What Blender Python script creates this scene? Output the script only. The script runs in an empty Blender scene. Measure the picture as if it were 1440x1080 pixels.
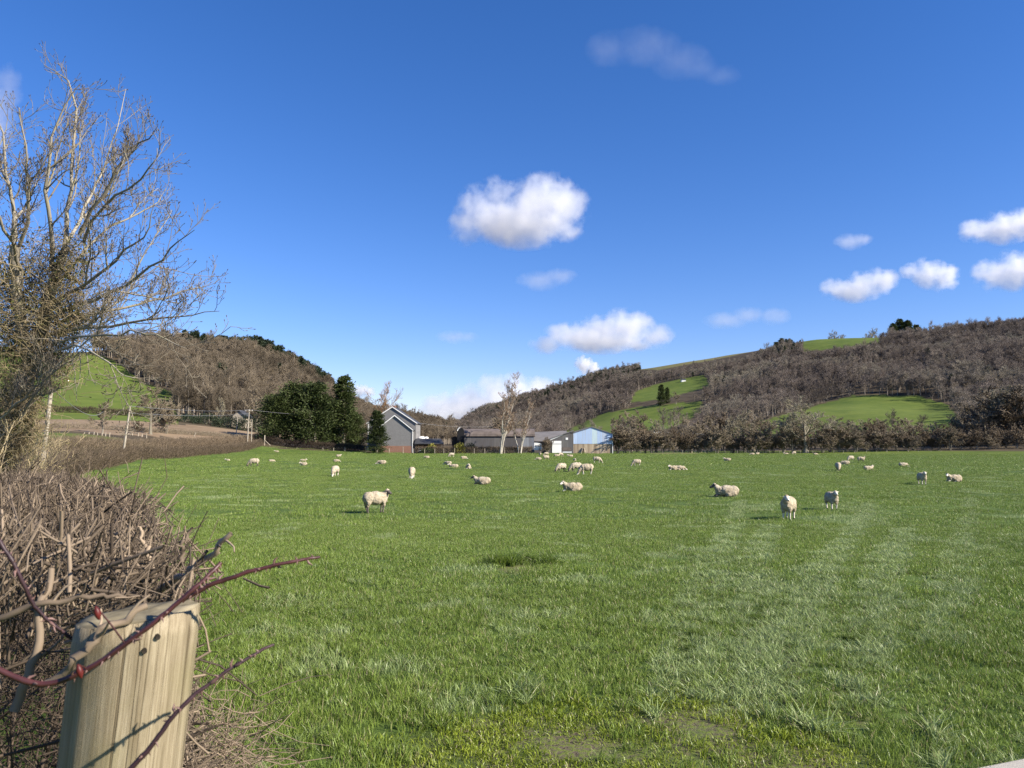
import bpy, bmesh, math, random
import numpy as np
from mathutils import Vector, Matrix, Quaternion, noise as mnoise

R = np.random.default_rng(7)
random.seed(7)
scene = bpy.context.scene
COL = scene.collection
rad = math.radians

# ------------------------------------------------------------------ camera geometry
CAM_Z = 2.6
FPX = 1080.0
PITCH = math.atan(86 / FPX)
cp, sp = math.cos(PITCH), math.sin(PITCH)

def P(px, py, Y):
    """point at forward distance Y seen along photo direction (px, py)"""
    dx = (px - 720) / FPX; dy = -(py - 540) / FPX
    d = np.array([dx, cp - sp * dy, sp + cp * dy])
    s = Y / d[1]
    return np.array([d[0] * s, Y, CAM_Z + d[2] * s])

def project(p):
    p = np.asarray(p, float)
    x, y, z = p[..., 0], p[..., 1], p[..., 2] - CAM_Z
    f = np.maximum(y * cp + z * sp, 1e-3); u = -y * sp + z * cp
    return 720 + FPX * x / f, 540 - FPX * u / f

def sstep(a, b, x):
    t = np.clip((x - a) / (b - a), 0, 1)
    return t * t * (3 - 2 * t)

# ------------------------------------------------------------------ terrain stations: px -> six (distance, photo row)
ST = {
 -300: [(40, 110, 230, 300, 430, 520), (0, 619, 593, 572, 500, 476)],
  80: [(64, 118, 230, 290, 420, 520), (0, 618, 592, 581, 512, 490)],
 110: [(70, 122, 230, 290, 420, 500), (0, 618, 592, 580, 512, 490)],
 200: [(122, 148, 232, 290, 420, 540), (0, 618, 594, 582, 528, 484)],
 280: [(156, 180, 236, 300, 430, 560), (0, 619, 600, 588, 530, 486)],
 350: [(188, 210, 242, 300, 430, 560), (0, 620, 607, 593, 540, 494)],
 400: [(204, 216, 246, 320, 450, 580), (0, 622, 612, 598, 550, 511)],
 460: [(206, 220, 248, 340, 480, 600), (0, 623, 618, 603, 570, 543)],
 500: [(205, 225, 265, 380, 520, 650), (0, 624, 620, 608, 585, 565)],
 540: [(210, 250, 300, 420, 560, 700), (0, 625, 622, 613, 597, 580)],
 600: [(220, 260, 350, 500, 650, 850), (0, 626, 624, 619, 607, 596)],
 640: [(220, 280, 400, 600, 800, 1100), (0, 626, 624, 619, 607, 598)],
 680: [(220, 280, 400, 650, 900, 1300), (0, 626, 624, 612, 592, 577)],
 760: [(220, 280, 400, 650, 950, 1300), (0, 626, 622, 606, 576, 552)],
 800: [(220, 280, 400, 640, 930, 1280), (0, 626, 620, 601, 565, 541)],
 860: [(220, 280, 400, 600, 900, 1250), (0, 628, 616, 590, 549, 522)],
 920: [(220, 280, 380, 560, 850, 1200), (0, 628, 612, 588, 545, 511)],
 1000: [(220, 270, 370, 540, 800, 1150), (0, 628, 608, 582, 536, 502)],
 1060: [(220, 270, 355, 520, 770, 1100), (0, 628, 606, 575, 525, 491)],
 1100: [(220, 270, 350, 500, 750, 1050), (0, 628, 604, 570, 518, 483)],
 1150: [(220, 265, 345, 490, 730, 1020), (0, 628, 603, 566, 512, 475)],
 1200: [(220, 260, 340, 480, 700, 1000), (0, 628, 602, 563, 510, 473)],
 1300: [(220, 260, 330, 460, 680, 950), (0, 628, 603, 568, 510, 474)],
 1440: [(220, 260, 320, 440, 620, 850), (0, 628, 600, 562, 503, 455)],
 1900: [(200, 250, 310, 420, 600, 800), (0, 628, 598, 555, 490, 440)],
}
PXS = np.array(sorted(ST)); 
ST_R = np.array([ST[p][0] for p in PXS], float); ST_Y = np.array([ST[p][1] for p in PXS], float)

def flat_z(x, y):
    r = np.hypot(x, y)
    t = np.where(y > 0, np.hypot(x * 0.55, y), 0)
    return 1.0 * (1 - sstep(4, 30, t)) + 0.32 * sstep(85, 205, r)

def build_grid():
    fine = np.radians(np.arange(-46, 46.001, 0.2))
    coarse = np.radians(np.r_[np.arange(-180, -46, 4.0), ])
    coarse2 = np.radians(np.arange(50, 180.1, 4.0))
    az = np.r_[coarse, fine, coarse2]
    rr = np.r_[0.0, np.geomspace(0.6, 60, 240), np.arange(63, 620, 6.5), np.geomspace(625, 1500, 60), np.geomspace(1560, 9000, 14)]
    A, Rr = np.meshgrid(az, rr, indexing='ij')
    px = np.clip(720 + FPX * np.tan(np.clip(A, -1.2, 1.2)), PXS[0], PXS[-1])
    X = Rr * np.sin(A); Yv = Rr * np.cos(A)
    fz = flat_z(X, Yv)
    Z = fz.copy()
    damp = 1 - sstep(rad(55), rad(100), np.abs(A[:, 0]))
    for i in range(len(az)):
        p = px[i, 0]
        rs = np.array([np.interp(p, PXS, ST_R[:, k]) for k in range(6)])
        ys = np.array([np.interp(p, PXS, ST_Y[:, k]) for k in range(6)])
        c = max(math.cos(az[i]), 0.55)
        zs = np.array([P(p, ys[k], rs[k] * c)[2] for k in range(1, 6)])
        zs = np.r_[0.32 if rs[0] > 150 else float(flat_z(rs[0] * math.sin(az[i]), rs[0] * math.cos(az[i]))), zs]
        zs = zs[0] + (zs - zs[0]) * damp[i]
        rs2 = np.r_[rs, rs[5] * 1.25, rs[5] * 2.0, 9000]
        zs2 = np.r_[zs, zs[5] * 0.93, zs[5] * 0.45, 5.0]
        zi = np.interp(rr, rs2, zs2)
        m = rr > rs[0]
        Z[i, m] = zi[m]
    # soften creases beyond the field
    far = sstep(70, 120, Rr)
    for _ in range(6):
        S = Z.copy()
        S[:, 1:-1] = (Z[:, :-2] + 2 * Z[:, 1:-1] + Z[:, 2:]) / 4
        S[1:-1] = (S[:-2] + 2 * S[1:-1] + S[2:]) / 4
        Z = Z * (1 - far) + S * far
    # natural rolls on the hillsides
    lump = np.zeros_like(Z)
    hillmask = sstep(2.5, 16, Z) * sstep(180, 330, Rr)
    ph = [(0.011, 0.017, 1.0), (0.023, -0.013, 2.2), (-0.018, 0.031, 4.0), (0.041, 0.022, 0.5)]
    for a, b, c in ph:
        lump += np.sin(a * X + b * Yv + c) * (0.02 / (abs(a) + abs(b)))
    Z = Z + lump * hillmask * 2.2
    return az, rr, A, Rr, X, Yv, Z

AZ, RR, GA, GR, GX, GY, GZ = build_grid()

def ground(x, y):
    """terrain height by bilinear lookup (arrays or scalars)"""
    x = np.asarray(x, float); y = np.asarray(y, float)
    a = np.arctan2(x, y); r = np.hypot(x, y)
    i = np.clip(np.searchsorted(AZ, a) - 1, 0, len(AZ) - 2); j = np.clip(np.searchsorted(RR, r) - 1, 0, len(RR) - 2)
    u = np.clip((a - AZ[i]) / (AZ[i + 1] - AZ[i]), 0, 1); v = np.clip((r - RR[j]) / (RR[j + 1] - RR[j]), 0, 1)
    return (GZ[i, j] * (1 - u) * (1 - v) + GZ[i + 1, j] * u * (1 - v) + GZ[i, j + 1] * (1 - u) * v + GZ[i + 1, j + 1] * u * v)

def gpt(px, py, y0=2.0, y1=400.0):
    """first ground point along a photo direction"""
    ys = np.geomspace(y0, y1, 1500)
    d = np.array([(px - 720) / FPX, cp + sp * (py - 540) / FPX, sp - cp * (py - 540) / FPX])
    s = ys / d[1]
    z = CAM_Z + d[2] * s; gz = ground(d[0] * s, ys)
    k = np.argmax(z <= gz)
    if not (z <= gz).any(): k = len(ys) - 1
    return np.array([d[0] * s[k], ys[k], float(gz[k])])

def at(px, Y):
    x = (px - 720) / FPX * Y * 1.003
    return np.array([x, Y, float(ground(x, Y))])

def in_poly(px, py, poly):
    px = np.asarray(px); py = np.asarray(py); c = np.zeros(px.shape, bool); n = len(poly)
    for i in range(n):
        x1, y1 = poly[i]; x2, y2 = poly[(i + 1) % n]
        if y1 == y2: continue
        c ^= ((y1 > py) != (y2 > py)) & (px < (x2 - x1) * (py - y1) / (y2 - y1) + x1)
    return c

# ------------------------------------------------------------------ object helpers
def tag(o, label=None, cat=None, group=None, kind=None):
    if label: o['label'] = label
    if cat: o['category'] = cat
    if group: o['group'] = group
    if kind: o['kind'] = kind
    return o

def empty(name, loc, label=None, cat=None, group=None, rz=0.0, scale=1.0):
    o = bpy.data.objects.new(name, None); COL.objects.link(o)
    o.location = loc; o.rotation_euler = (0, 0, rz)
    o.scale = (scale,) * 3 if np.isscalar(scale) else scale
    o.empty_display_size = 0.2
    return tag(o, label, cat, group)

def link(name, me, parent=None, mats=None, col=None):
    o = bpy.data.objects.new(name, me); (col or COL).objects.link(o)
    if parent: o.parent = parent
    if mats is not None:
        for m in (mats if isinstance(mats, (list, tuple)) else [mats]): me.materials.append(m)
    return o

def copy_tree(src, loc, rz=0.0, scale=1.0, label=None, group=None):
    r = src.copy(); COL.objects.link(r)
    r.location = loc; r.rotation_euler = (0, 0, rz); r.scale = (scale,) * 3 if np.isscalar(scale) else scale
    if label: r['label'] = label
    if group: r['group'] = group
    for ch in src.children:
        c = ch.copy(); COL.objects.link(c); c.parent = r
        for g in ch.children:
            d = g.copy(); COL.objects.link(d); d.parent = c
    return r

def np_mesh(name, verts, quads=None, tris=None, attrs=None, smooth=False, mat_idx=None):
    me = bpy.data.meshes.new(name)
    verts = np.asarray(verts, np.float32)
    me.vertices.add(len(verts)); me.vertices.foreach_set('co', verts.ravel())
    nq = 0 if quads is None else len(quads); nt = 0 if tris is None else len(tris)
    loops = np.concatenate([np.asarray(quads, np.int32).ravel() if nq else np.zeros(0, np.int32),
                            np.asarray(tris, np.int32).ravel() if nt else np.zeros(0, np.int32)])
    starts = np.concatenate([np.arange(nq) * 4, nq * 4 + np.arange(nt) * 3]).astype(np.int32)
    me.loops.add(len(loops)); me.loops.foreach_set('vertex_index', loops)
    me.polygons.add(nq + nt); me.polygons.foreach_set('loop_start', starts)
    if mat_idx is not None: me.polygons.foreach_set('material_index', np.asarray(mat_idx, np.int32))
    me.polygons.foreach_set('use_smooth', np.full(nq + nt, smooth))
    for k, a in (attrs or {}).items():
        at_ = me.attributes.new(k, 'FLOAT', 'POINT'); at_.data.foreach_set('value', np.asarray(a, np.float32))
    me.update(); me.validate(); return me

class MB:
    """collects shapes into one mesh"""
    def __init__(s): s.v = []; s.q = []; s.t = []; s.n = 0; s.a = []
    def add(s, v, q=None, t=None, a=0.0):
        v = np.asarray(v, float)
        if q is not None and len(q): s.q.append(np.asarray(q) + s.n)
        if t is not None and len(t): s.t.append(np.asarray(t) + s.n)
        s.v.append(v); s.n += len(v)
        s.a.append(np.full(len(v), a) if np.isscalar(a) else np.asarray(a, float)); return s
    def box(s, lo, hi):
        x0, y0, z0 = lo; x1, y1, z1 = hi
        v = [(x0,y0,z0),(x1,y0,z0),(x1,y1,z0),(x0,y1,z0),(x0,y0,z1),(x1,y0,z1),(x1,y1,z1),(x0,y1,z1)]
        return s.add(v, [(3,2,1,0),(4,5,6,7),(0,1,5,4),(1,2,6,5),(2,3,7,6),(3,0,4,7)])
    def prism(s, prof, y0, y1):
        """profile of (x, z) points, extruded along y"""
        n = len(prof)
        v = [(x, y0, z) for x, z in prof] + [(x, y1, z) for x, z in prof]
        s.add(v, [(i, (i+1) % n, n + (i+1) % n, n + i) for i in range(n)])
        b = s.n - 2 * n
        for i in range(1, n - 1):
            s.t.append(np.array([(b, b+i+1, b+i), (b+n, b+n+i, b+n+i+1)]))
        return s
    def bar(s, a, b, w, h=None):
        a = np.array(a, float); b = np.array(b, float); h = h or w
        t = (b - a) / np.linalg.norm(b - a)
        ref = np.array([0, 0, 1.0]) if abs(t[2]) < 0.95 else np.array([0, 1.0, 0])
        n1 = np.cross(t, ref); n1 /= np.linalg.norm(n1); n2 = np.cross(n1, t)
        v = [p + n1 * i * w / 2 + n2 * j * h / 2 for p in (a, b) for i, j in ((-1,-1),(1,-1),(1,1),(-1,1))]
        return s.add(v, [(3,2,1,0),(4,5,6,7),(0,1,5,4),(1,2,6,5),(2,3,7,6),(3,0,4,7)])
    def tubes(s, Pn, Rn, k=4, a=None):
        v, q, idx = tubes(Pn, Rn, k)
        return s.add(v, q, None, 0.0 if a is None else np.asarray(a)[idx])
    def mesh(s, name, smooth=False):
        return np_mesh(name, np.concatenate(s.v), np.concatenate(s.q) if s.q else None, np.concatenate(s.t) if s.t else None,
                       {'rnd': np.concatenate(s.a)}, smooth)
    def build(s, name, mats, parent=None, smooth=False):
        return link(name, s.mesh(name, smooth), parent, mats)

def tubes(Pn, Rn, k=4):
    Pn = np.asarray(Pn, float); Rn = np.asarray(Rn, float)
    if Pn.ndim == 2: Pn = Pn[None]; Rn = Rn[None]
    N, M, _ = Pn.shape
    T = np.gradient(Pn, axis=1); T /= np.linalg.norm(T, axis=2, keepdims=True) + 1e-9
    mt = T.mean(axis=1)
    ref = np.where(np.abs(mt[:, 2:3]) < 0.8, np.array([[0, 0, 1.0]]), np.array([[1.0, 0.2, 0]]))
    n1 = np.cross(T, ref[:, None, :]); n1 /= np.linalg.norm(n1, axis=2, keepdims=True) + 1e-9
    n2 = np.cross(T, n1)
    th = np.arange(k) * 2 * np.pi / k
    V = Pn[:, :, None, :] + Rn[:, :, None, None] * (np.cos(th)[None, None, :, None] * n1[:, :, None, :] + np.sin(th)[None, None, :, None] * n2[:, :, None, :])
    base = (np.arange(N) * M * k)[:, None, None] + (np.arange(M - 1) * k)[None, :, None]
    j = np.arange(k)[None, None, :]; jn = (j + 1) % k
    q = np.stack([base + j, base + jn, base + k + jn, base + k + j], -1).reshape(-1, 4)
    return V.reshape(-1, 3), q, np.repeat(np.arange(N), M * k)

def unit(v): return v / (np.linalg.norm(v, axis=-1, keepdims=True) + 1e-9)

def grow(PP, PR, n, t0, t1, ln, ang, up=0.15, jit=0.25, M=4, rr=0.5, taper=0.35, rng=R, lmin=0.0):
    """n children on each parent polyline: lengths ln (of the parent's length), angle ang off the parent, bending up"""
    N, Mp, _ = PP.shape
    n_tot = N * n
    pi = np.repeat(np.arange(N), n)
    t = t0 + (t1 - t0) * (np.tile((np.arange(n) + 0.5) / n, N) + rng.uniform(-0.5, 0.5, n_tot) / n)
    t = np.clip(t, 0, 0.999)
    f = t * (Mp - 1); i0 = np.floor(f).astype(int); u = (f - i0)[:, None]
    base = PP[pi, i0] * (1 - u) + PP[pi, i0 + 1] * u
    br = PR[pi, i0] * (1 - u[:, 0]) + PR[pi, i0 + 1] * u[:, 0]
    tan = unit(PP[pi, i0 + 1] - PP[pi, i0])
    plen = np.linalg.norm(np.diff(PP, axis=1), axis=2).sum(1)[pi]
    rv = unit(np.cross(tan, rng.normal(size=(n_tot, 3))))
    a = np.radians(ang) * rng.uniform(0.6, 1.35, n_tot)[:, None]
    d = unit(tan * np.cos(a) + rv * np.sin(a))
    L = np.maximum(plen * ln * rng.uniform(0.55, 1.25, n_tot) * (1.1 - 0.45 * t), lmin)
    pts = [base]; p = base
    for m in range(M - 1):
        d = unit(d + np.array([0, 0, up]) + rng.normal(size=(n_tot, 3)) * jit)
        p = p + d * (L / (M - 1))[:, None]; pts.append(p)
    pts = np.stack(pts, 1)
    r0 = np.minimum(br * 0.85, br * rr + 0)[:, None]
    rads = r0 * np.linspace(1, taper, M)[None]
    return pts, rads

# ------------------------------------------------------------------ node helpers
class NT:
    def __init__(s, nt): s.nt = nt; nt.nodes.clear()
    def n(s, t, props=None, **ins):
        nd = s.nt.nodes.new('ShaderNode' + t)
        for k, v in (props or {}).items(): setattr(nd, k, v)
        for k, v in ins.items():
            sk = nd.inputs[int(k[1:])] if k[0] == 'i' and k[1:].isdigit() else nd.inputs[k.replace('_', ' ')]
            if isinstance(v, bpy.types.NodeSocket): s.nt.links.new(v, sk)
            else: sk.default_value = v
        return nd
    def math(s, op, a, b=0.0, c=0.0, clamp=False):
        return s.n('Math', dict(operation=op, use_clamp=clamp), i0=a, i1=b, i2=c).outputs[0]
    def vm(s, op, a, b=(0, 0, 0)):
        nd = s.n('VectorMath', dict(operation=op), i0=a, i1=b)
        return nd.outputs['Value'] if op in ('LENGTH', 'DOT_PRODUCT', 'DISTANCE') else nd.outputs[0]
    def ramp(s, fac, stops, interp='LINEAR'):
        nd = s.n('ValToRGB', None, Fac=fac); cr = nd.color_ramp; cr.interpolation = interp
        while len(cr.elements) < len(stops): cr.elements.new(0.5)
        for e, (p, c) in zip(cr.elements, stops):
            e.position = p; e.color = (*c, 1) if len(c) == 3 else c
        return nd.outputs[0]
    def mix(s, f, a, b, mode='MIX'):
        nd = s.n('Mix', dict(data_type='RGBA', blend_type=mode))
        for k, v in ((0, f), (6, a), (7, b)):
            if isinstance(v, bpy.types.NodeSocket): s.nt.links.new(v, nd.inputs[k])
            else: nd.inputs[k].default_value = v if k == 0 else ((*v, 1) if len(v) == 3 else v)
        return nd.outputs[2]
    def noise(s, scale, detail=3, rough=0.55, vec=None, dist=0.0):
        nd = s.n('TexNoise', None, Scale=scale, Detail=detail, Roughness=rough, Distortion=dist)
        if vec is not None: s.nt.links.new(vec, nd.inputs['Vector'])
        return nd.outputs['Fac']
    def mapping(s, vec, scale=(1, 1, 1), rot=(0, 0, 0)):
        return s.n('Mapping', None, Vector=vec, Scale=scale, Rotation=rot).outputs[0]
    def pos(s): return s.n('NewGeometry').outputs['Position']
    def obj(s): return s.n('TexCoord').outputs['Object']
    def attr(s, name): return s.n('Attribute', dict(attribute_name=name)).outputs['Fac']
    def rand(s): return s.n('ObjectInfo').outputs['Random']
    def bump(s, h, strength=0.3, dist=0.02): return s.n('Bump', None, Strength=strength, Distance=dist, Height=h).outputs[0]
    def link(s, a, b): s.nt.links.new(a, b)

def mat(name, fn):
    m = bpy.data.materials.new(name); m.use_nodes = True
    g = NT(m.node_tree)
    out = g.n('OutputMaterial')
    sh = fn(g)
    g.link(sh.outputs[0] if not isinstance(sh, bpy.types.NodeSocket) else sh, out.inputs['Surface'])
    return m

def pbsdf(g, col, rough=0.8, spec=0.3, normal=None, **kw):
    ins = {'Base_Color': col if isinstance(col, bpy.types.NodeSocket) else (*col, 1), 'Roughness': rough, 'Specular_IOR_Level': spec}
    if normal is not None: ins['Normal'] = normal
    ins.update(kw)
    return g.n('BsdfPrincipled', None, **ins)

def leafy(g, col, trans=0.3, rough=0.5, spec=0.3):
    p = pbsdf(g, col, rough, spec)
    t = g.n('BsdfTranslucent', None, Color=col)
    return g.n('MixShader', None, i0=trans, i1=p.outputs[0], i2=t.outputs[0])

M = {}
def simple(name, c, rough=0.8, spec=0.3, var=0.25, scale=3.0):
    def fn(g):
        n = g.noise(scale, 4, 0.6, g.obj())
        lo = tuple(x * (1 - var) for x in c); hi = tuple(min(1, x * (1 + var)) for x in c)
        return pbsdf(g, g.ramp(n, [(0.3, lo), (0.7, hi)]), rough, spec)
    M[name] = mat(name, fn); return M[name]

def twig_mat(name, a, b, lich=None, la=0.0, rough=0.75, stand=None):
    def fn(g):
        f = g.math('ADD', g.math('MULTIPLY', g.attr('rnd'), 0.6), g.math('MULTIPLY', g.rand(), 0.4))
        c = g.ramp(f, [(0.0, a), (1.0, b)])
        if stand: nz = g.noise(0.012, 4, 0.6, g.pos()); c = g.mix(g.ramp(nz, [(0.36, (0.8,) * 3), (0.50, (0, 0, 0))]), c, stand); c = g.mix(g.ramp(nz, [(0.52, (0, 0, 0)), (0.62, (0.75,) * 3)]), c, tuple(v * 0.55 for v in a))
        if lich: c = g.mix(g.ramp(g.noise(2.6, 3, 0.6, g.pos()), [(0.5, (0, 0, 0)), (0.65, (la,) * 3)]), c, lich)
        return pbsdf(g, c, rough, 0.25)
    M[name] = mat(name, fn); return M[name]

#%%MATERIALS
twig_mat('ash_bark', (0.15, 0.13, 0.10), (0.33, 0.295, 0.235), (0.30, 0.27, 0.11), 0.45)
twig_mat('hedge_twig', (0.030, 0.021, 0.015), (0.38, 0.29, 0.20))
twig_mat('tan_twig', (0.13, 0.098, 0.058), (0.37, 0.295, 0.175), (0.30, 0.27, 0.1), 0.5)
twig_mat('ash_twig', (0.12, 0.098, 0.07), (0.27, 0.235, 0.175))
twig_mat('hedge_inner', (0.025, 0.018, 0.013), (0.11, 0.08, 0.055))  # shade inside the near hedge put into darker twigs; also dark hedges, buds
twig_mat('far_hedge_twig', (0.055, 0.040, 0.026), (0.25, 0.19, 0.125))
twig_mat('bare_twig', (0.115, 0.092, 0.062), (0.275, 0.225, 0.155))
twig_mat('bare_trunk', (0.10, 0.085, 0.065), (0.24, 0.21, 0.165), (0.2, 0.2, 0.1), 0.5)
twig_mat('grey_twig', (0.15, 0.132, 0.092), (0.31, 0.275, 0.19))
twig_mat('orange_twig', (0.19, 0.10, 0.045), (0.32, 0.19, 0.09))
twig_mat('birch_bark', (0.30, 0.27, 0.22), (0.52, 0.48, 0.41), (0.2, 0.17, 0.13), 0.6)
twig_mat('birch_twig', (0.15, 0.10, 0.07), (0.30, 0.22, 0.15))
twig_mat('wood_right', (0.095, 0.076, 0.064), (0.245, 0.20, 0.165), stand=(0.26, 0.235, 0.175))
twig_mat('wood_left', (0.115, 0.09, 0.06), (0.26, 0.21, 0.148), stand=(0.17, 0.135, 0.095))
twig_mat('wood_trunk', (0.16, 0.13, 0.10), (0.34, 0.29, 0.23))
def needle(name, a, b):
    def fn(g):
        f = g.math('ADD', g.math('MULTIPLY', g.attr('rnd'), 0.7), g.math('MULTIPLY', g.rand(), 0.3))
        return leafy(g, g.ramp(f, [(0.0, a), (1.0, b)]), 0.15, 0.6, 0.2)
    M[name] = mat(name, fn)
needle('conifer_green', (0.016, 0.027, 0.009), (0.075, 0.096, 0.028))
needle('far_conifer', (0.020, 0.032, 0.020), (0.055, 0.072, 0.036))
needle('ivy_leaf', (0.035, 0.045, 0.012), (0.17, 0.165, 0.05))
needle('yellow_bush', (0.18, 0.17, 0.03), (0.35, 0.32, 0.07))

def grass_fn(tip, base, straw=0.06, pale=0.0):
    def fn(g):
        p = g.pos()
        n1 = g.noise(0.22, 3, 0.6, p); n2 = g.noise(1.7, 3, 0.6, p)
        f = g.math('ADD', g.math('MULTIPLY', g.attr('rnd'), 0.5), g.math('ADD', g.math('MULTIPLY', n1, 0.35), g.math('MULTIPLY', n2, 0.35)))
        c = g.ramp(f, [(0.25, base), (0.95, tip)])
        c = g.mix(g.math('GREATER_THAN', g.attr('rnd'), 1 - straw), c, (0.30, 0.27, 0.14))
        if pale: c = g.mix(pale, c, (0.50, 0.56, 0.34))
        return leafy(g, c, 0.28, 0.38, 0.28)
    return fn
M['grass'] = mat('grass_blade', grass_fn((0.285, 0.375, 0.078), (0.052, 0.098, 0.013), 0.08))
M['grass_pale'] = mat('grass_blade_bent_sheen', grass_fn((0.32, 0.41, 0.115), (0.09, 0.145, 0.030), 0.10, 0.22))  # sheen of bent grass painted in as a paler blade colour
M['grass_dark'] = mat('grass_blade_lush', grass_fn((0.17, 0.235, 0.038), (0.035, 0.068, 0.009), 0.02))
M['moss'] = mat('grass_moss', grass_fn((0.28, 0.33, 0.038), (0.11, 0.165, 0.016), 0.06))
#%%GROUND
def soil_fn(g):
    p = g.pos()
    n1 = g.noise(0.09, 4, 0.6, p); n2 = g.noise(1.3, 4, 0.65, p); n3 = g.noise(26, 5, 0.7, p)
    c = g.ramp(g.math('ADD', g.math('MULTIPLY', n1, 0.5), g.math('MULTIPLY', n2, 0.5)), [(0.3, (0.045, 0.075, 0.013)), (0.7, (0.095, 0.145, 0.026))])
    bare = g.attr('bare')
    mud = g.ramp(n3, [(0.38, (0.05, 0.038, 0.024)), (0.46, (0.13, 0.105, 0.07)), (0.54, (0.12, 0.145, 0.03)), (0.8, (0.15, 0.175, 0.035))])
    c = g.mix(bare, c, mud)
    return pbsdf(g, c, 0.9, 0.2, g.bump(g.math('ADD', n3, n2), 0.6, 0.03))
M['field'] = mat('pasture_soil', soil_fn)
def hill_fn(g):
    p = g.pos()
    n1 = g.noise(0.02, 4, 0.6, p); n2 = g.noise(0.12, 4, 0.65, p)
    gr = g.ramp(g.math('ADD', g.math('MULTIPLY', n1, 0.5), g.math('MULTIPLY', n2, 0.5)), [(0.32, (0.062, 0.098, 0.017)), (0.7, (0.135, 0.165, 0.034))])
    moor = g.ramp(n2, [(0.3, (0.12, 0.115, 0.045)), (0.7, (0.20, 0.18, 0.075))])
    lit = g.ramp(n2, [(0.3, (0.045, 0.035, 0.024)), (0.7, (0.10, 0.078, 0.05))])
    c = g.mix(g.attr('green'), lit, gr); c = g.mix(g.attr('moor'), c, moor)
    return pbsdf(g, c, 0.95, 0.1, g.bump(n2, 0.5, 0.8))
M['hill'] = mat('hillside_turf', hill_fn)
def plough_fn(g):
    p = g.pos()
    n1 = g.noise(0.05, 4, 0.6, p); n2 = g.noise(0.9, 3, 0.6, g.mapping(p, (1, 0.25, 1)))
    c = g.ramp(g.math('ADD', g.math('MULTIPLY', n1, 0.5), g.math('MULTIPLY', n2, 0.5)), [(0.35, (0.17, 0.12, 0.075)), (0.65, (0.27, 0.20, 0.13))])
    return pbsdf(g, c, 0.95, 0.1)
M['plough'] = mat('ploughed_earth', plough_fn)

#%%TERRAIN
FIELDS = {
 'low':  [(1020, 604), (1085, 588), (1145, 571), (1200, 556), (1290, 556), (1335, 570), (1352, 592), (1352, 606), (1200, 616), (1030, 616)],
 'mid':  [(780, 612), (815, 597), (850, 581), (890, 573), (985, 564), (992, 576), (945, 602), (870, 612)],
 'up':   [(885, 566), (895, 550), (930, 538), (990, 528), (1000, 543), (930, 562)],
 'top':  [(1128, 480), (1160, 470), (1236, 468), (1238, 482), (1190, 489), (1130, 494)],
 'left': [(-300, 592), (-300, 470), (60, 488), (115, 487), (160, 508), (205, 540), (240, 550), (252, 594), (252, 604), (40, 604)],
}
MOOR = [(900, 490), (1030, 480), (1100, 464), (1250, 455), (1250, 470), (1110, 476), (1060, 494), (1005, 506), (930, 520), (900, 520)]
HEDGE = np.array([(-0.42, 1.05), (-0.8, 2.0), (-6.2, 11.0), (-33.5, 57.0), (-41.5, 78.0), (-52.0, 108.0), (-58.5, 150.0), (-64.0, 200.0)])  # the field's left edge
def left_edge_x(y): return np.interp(y, HEDGE[:, 1], HEDGE[:, 0])

gpx, gpy = project(np.stack([GX, GY, GZ], -1))
front = np.abs(GA) < rad(46)
green = np.zeros(GX.shape)
for k, poly in FIELDS.items():
    rmin = 250 if k != 'left' else 200
    green = np.maximum(green, (in_poly(gpx, gpy, poly) & (GR > rmin) & front).astype(float))
moor = (in_poly(gpx, gpy, MOOR) & (GR > 800) & front).astype(float)
is_hill = (GR > 212) | ((gpx < 420) & (GX < left_edge_x(GY) - 2) & (GR > 60))
green = np.maximum(green, ((gpx > 860) & (GR < 236) & front).astype(float))
green = np.maximum(green, ((gpx < 400) & (GR > 60) & (GR < 145) & front).astype(float) * 0.8)
# bare patch by the gate and the wheel ruts
def seg_dist(x, y, pl):
    pl = np.asarray(pl); d = np.full(np.shape(x), 1e9)
    for (x0, y0), (x1, y1) in zip(pl[:-1], pl[1:]):
        vx, vy = x1 - x0, y1 - y0
        t = np.clip(((x - x0) * vx + (y - y0) * vy) / (vx * vx + vy * vy), 0, 1)
        d = np.minimum(d, np.hypot(x - x0 - t * vx, y - y0 - t * vy))
    return d
TR_PX = [[(955, 985), (978, 880), (1008, 790), (1040, 705)], [(1050, 990), (1062, 880), (1068, 790), (1085, 740)],
         [(1085, 985), (1135, 855), (1172, 785), (1222, 708)], [(1195, 1010), (1232, 860), (1246, 795), (1275, 745)],
         [(1330, 900), (1350, 780), (1365, 700)]]
TRACKS = [[tuple(gpt(x, y)[:2]) for x, y in t] for t in TR_PX]
def track_d(x, y): return np.min([seg_dist(x, y, t) for t in TRACKS[:4]], axis=0)
BARE = [(gpt(760, 1055), 0.65), (gpt(880, 1040), 0.55), (gpt(985, 1030), 0.5), (gpt(1010, 1000), 0.35), (gpt(690, 1075), 0.5), (gpt(1120, 1070), 0.5), (gpt(1060, 1075), 0.4)]
HOLE = gpt(738, 797)
def bare_f(x, y):
    b = np.zeros(np.shape(x))
    for p, r in BARE: b = np.maximum(b, 1 - sstep(0.35 * r, 1.25 * r, np.hypot(x - p[0], (y - p[1]))))
    if np.size(x) < 300000:
        nz = np.array([mnoise.noise((xx * 4.2, yy * 3.0, 1.7)) if 2 < yy < 7 and abs(xx) < 4 else 0.0 for xx, yy in zip(np.ravel(x), np.ravel(y))]).reshape(np.shape(x))
        b = np.clip(b * (0.95 + 1.5 * nz), 0, 1)
    b = np.maximum(b, 1 - sstep(0.22, 0.42, np.hypot((x - HOLE[0]) * 0.8, (y - HOLE[1] + 0.3) * 0.5)))
    return b
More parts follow.
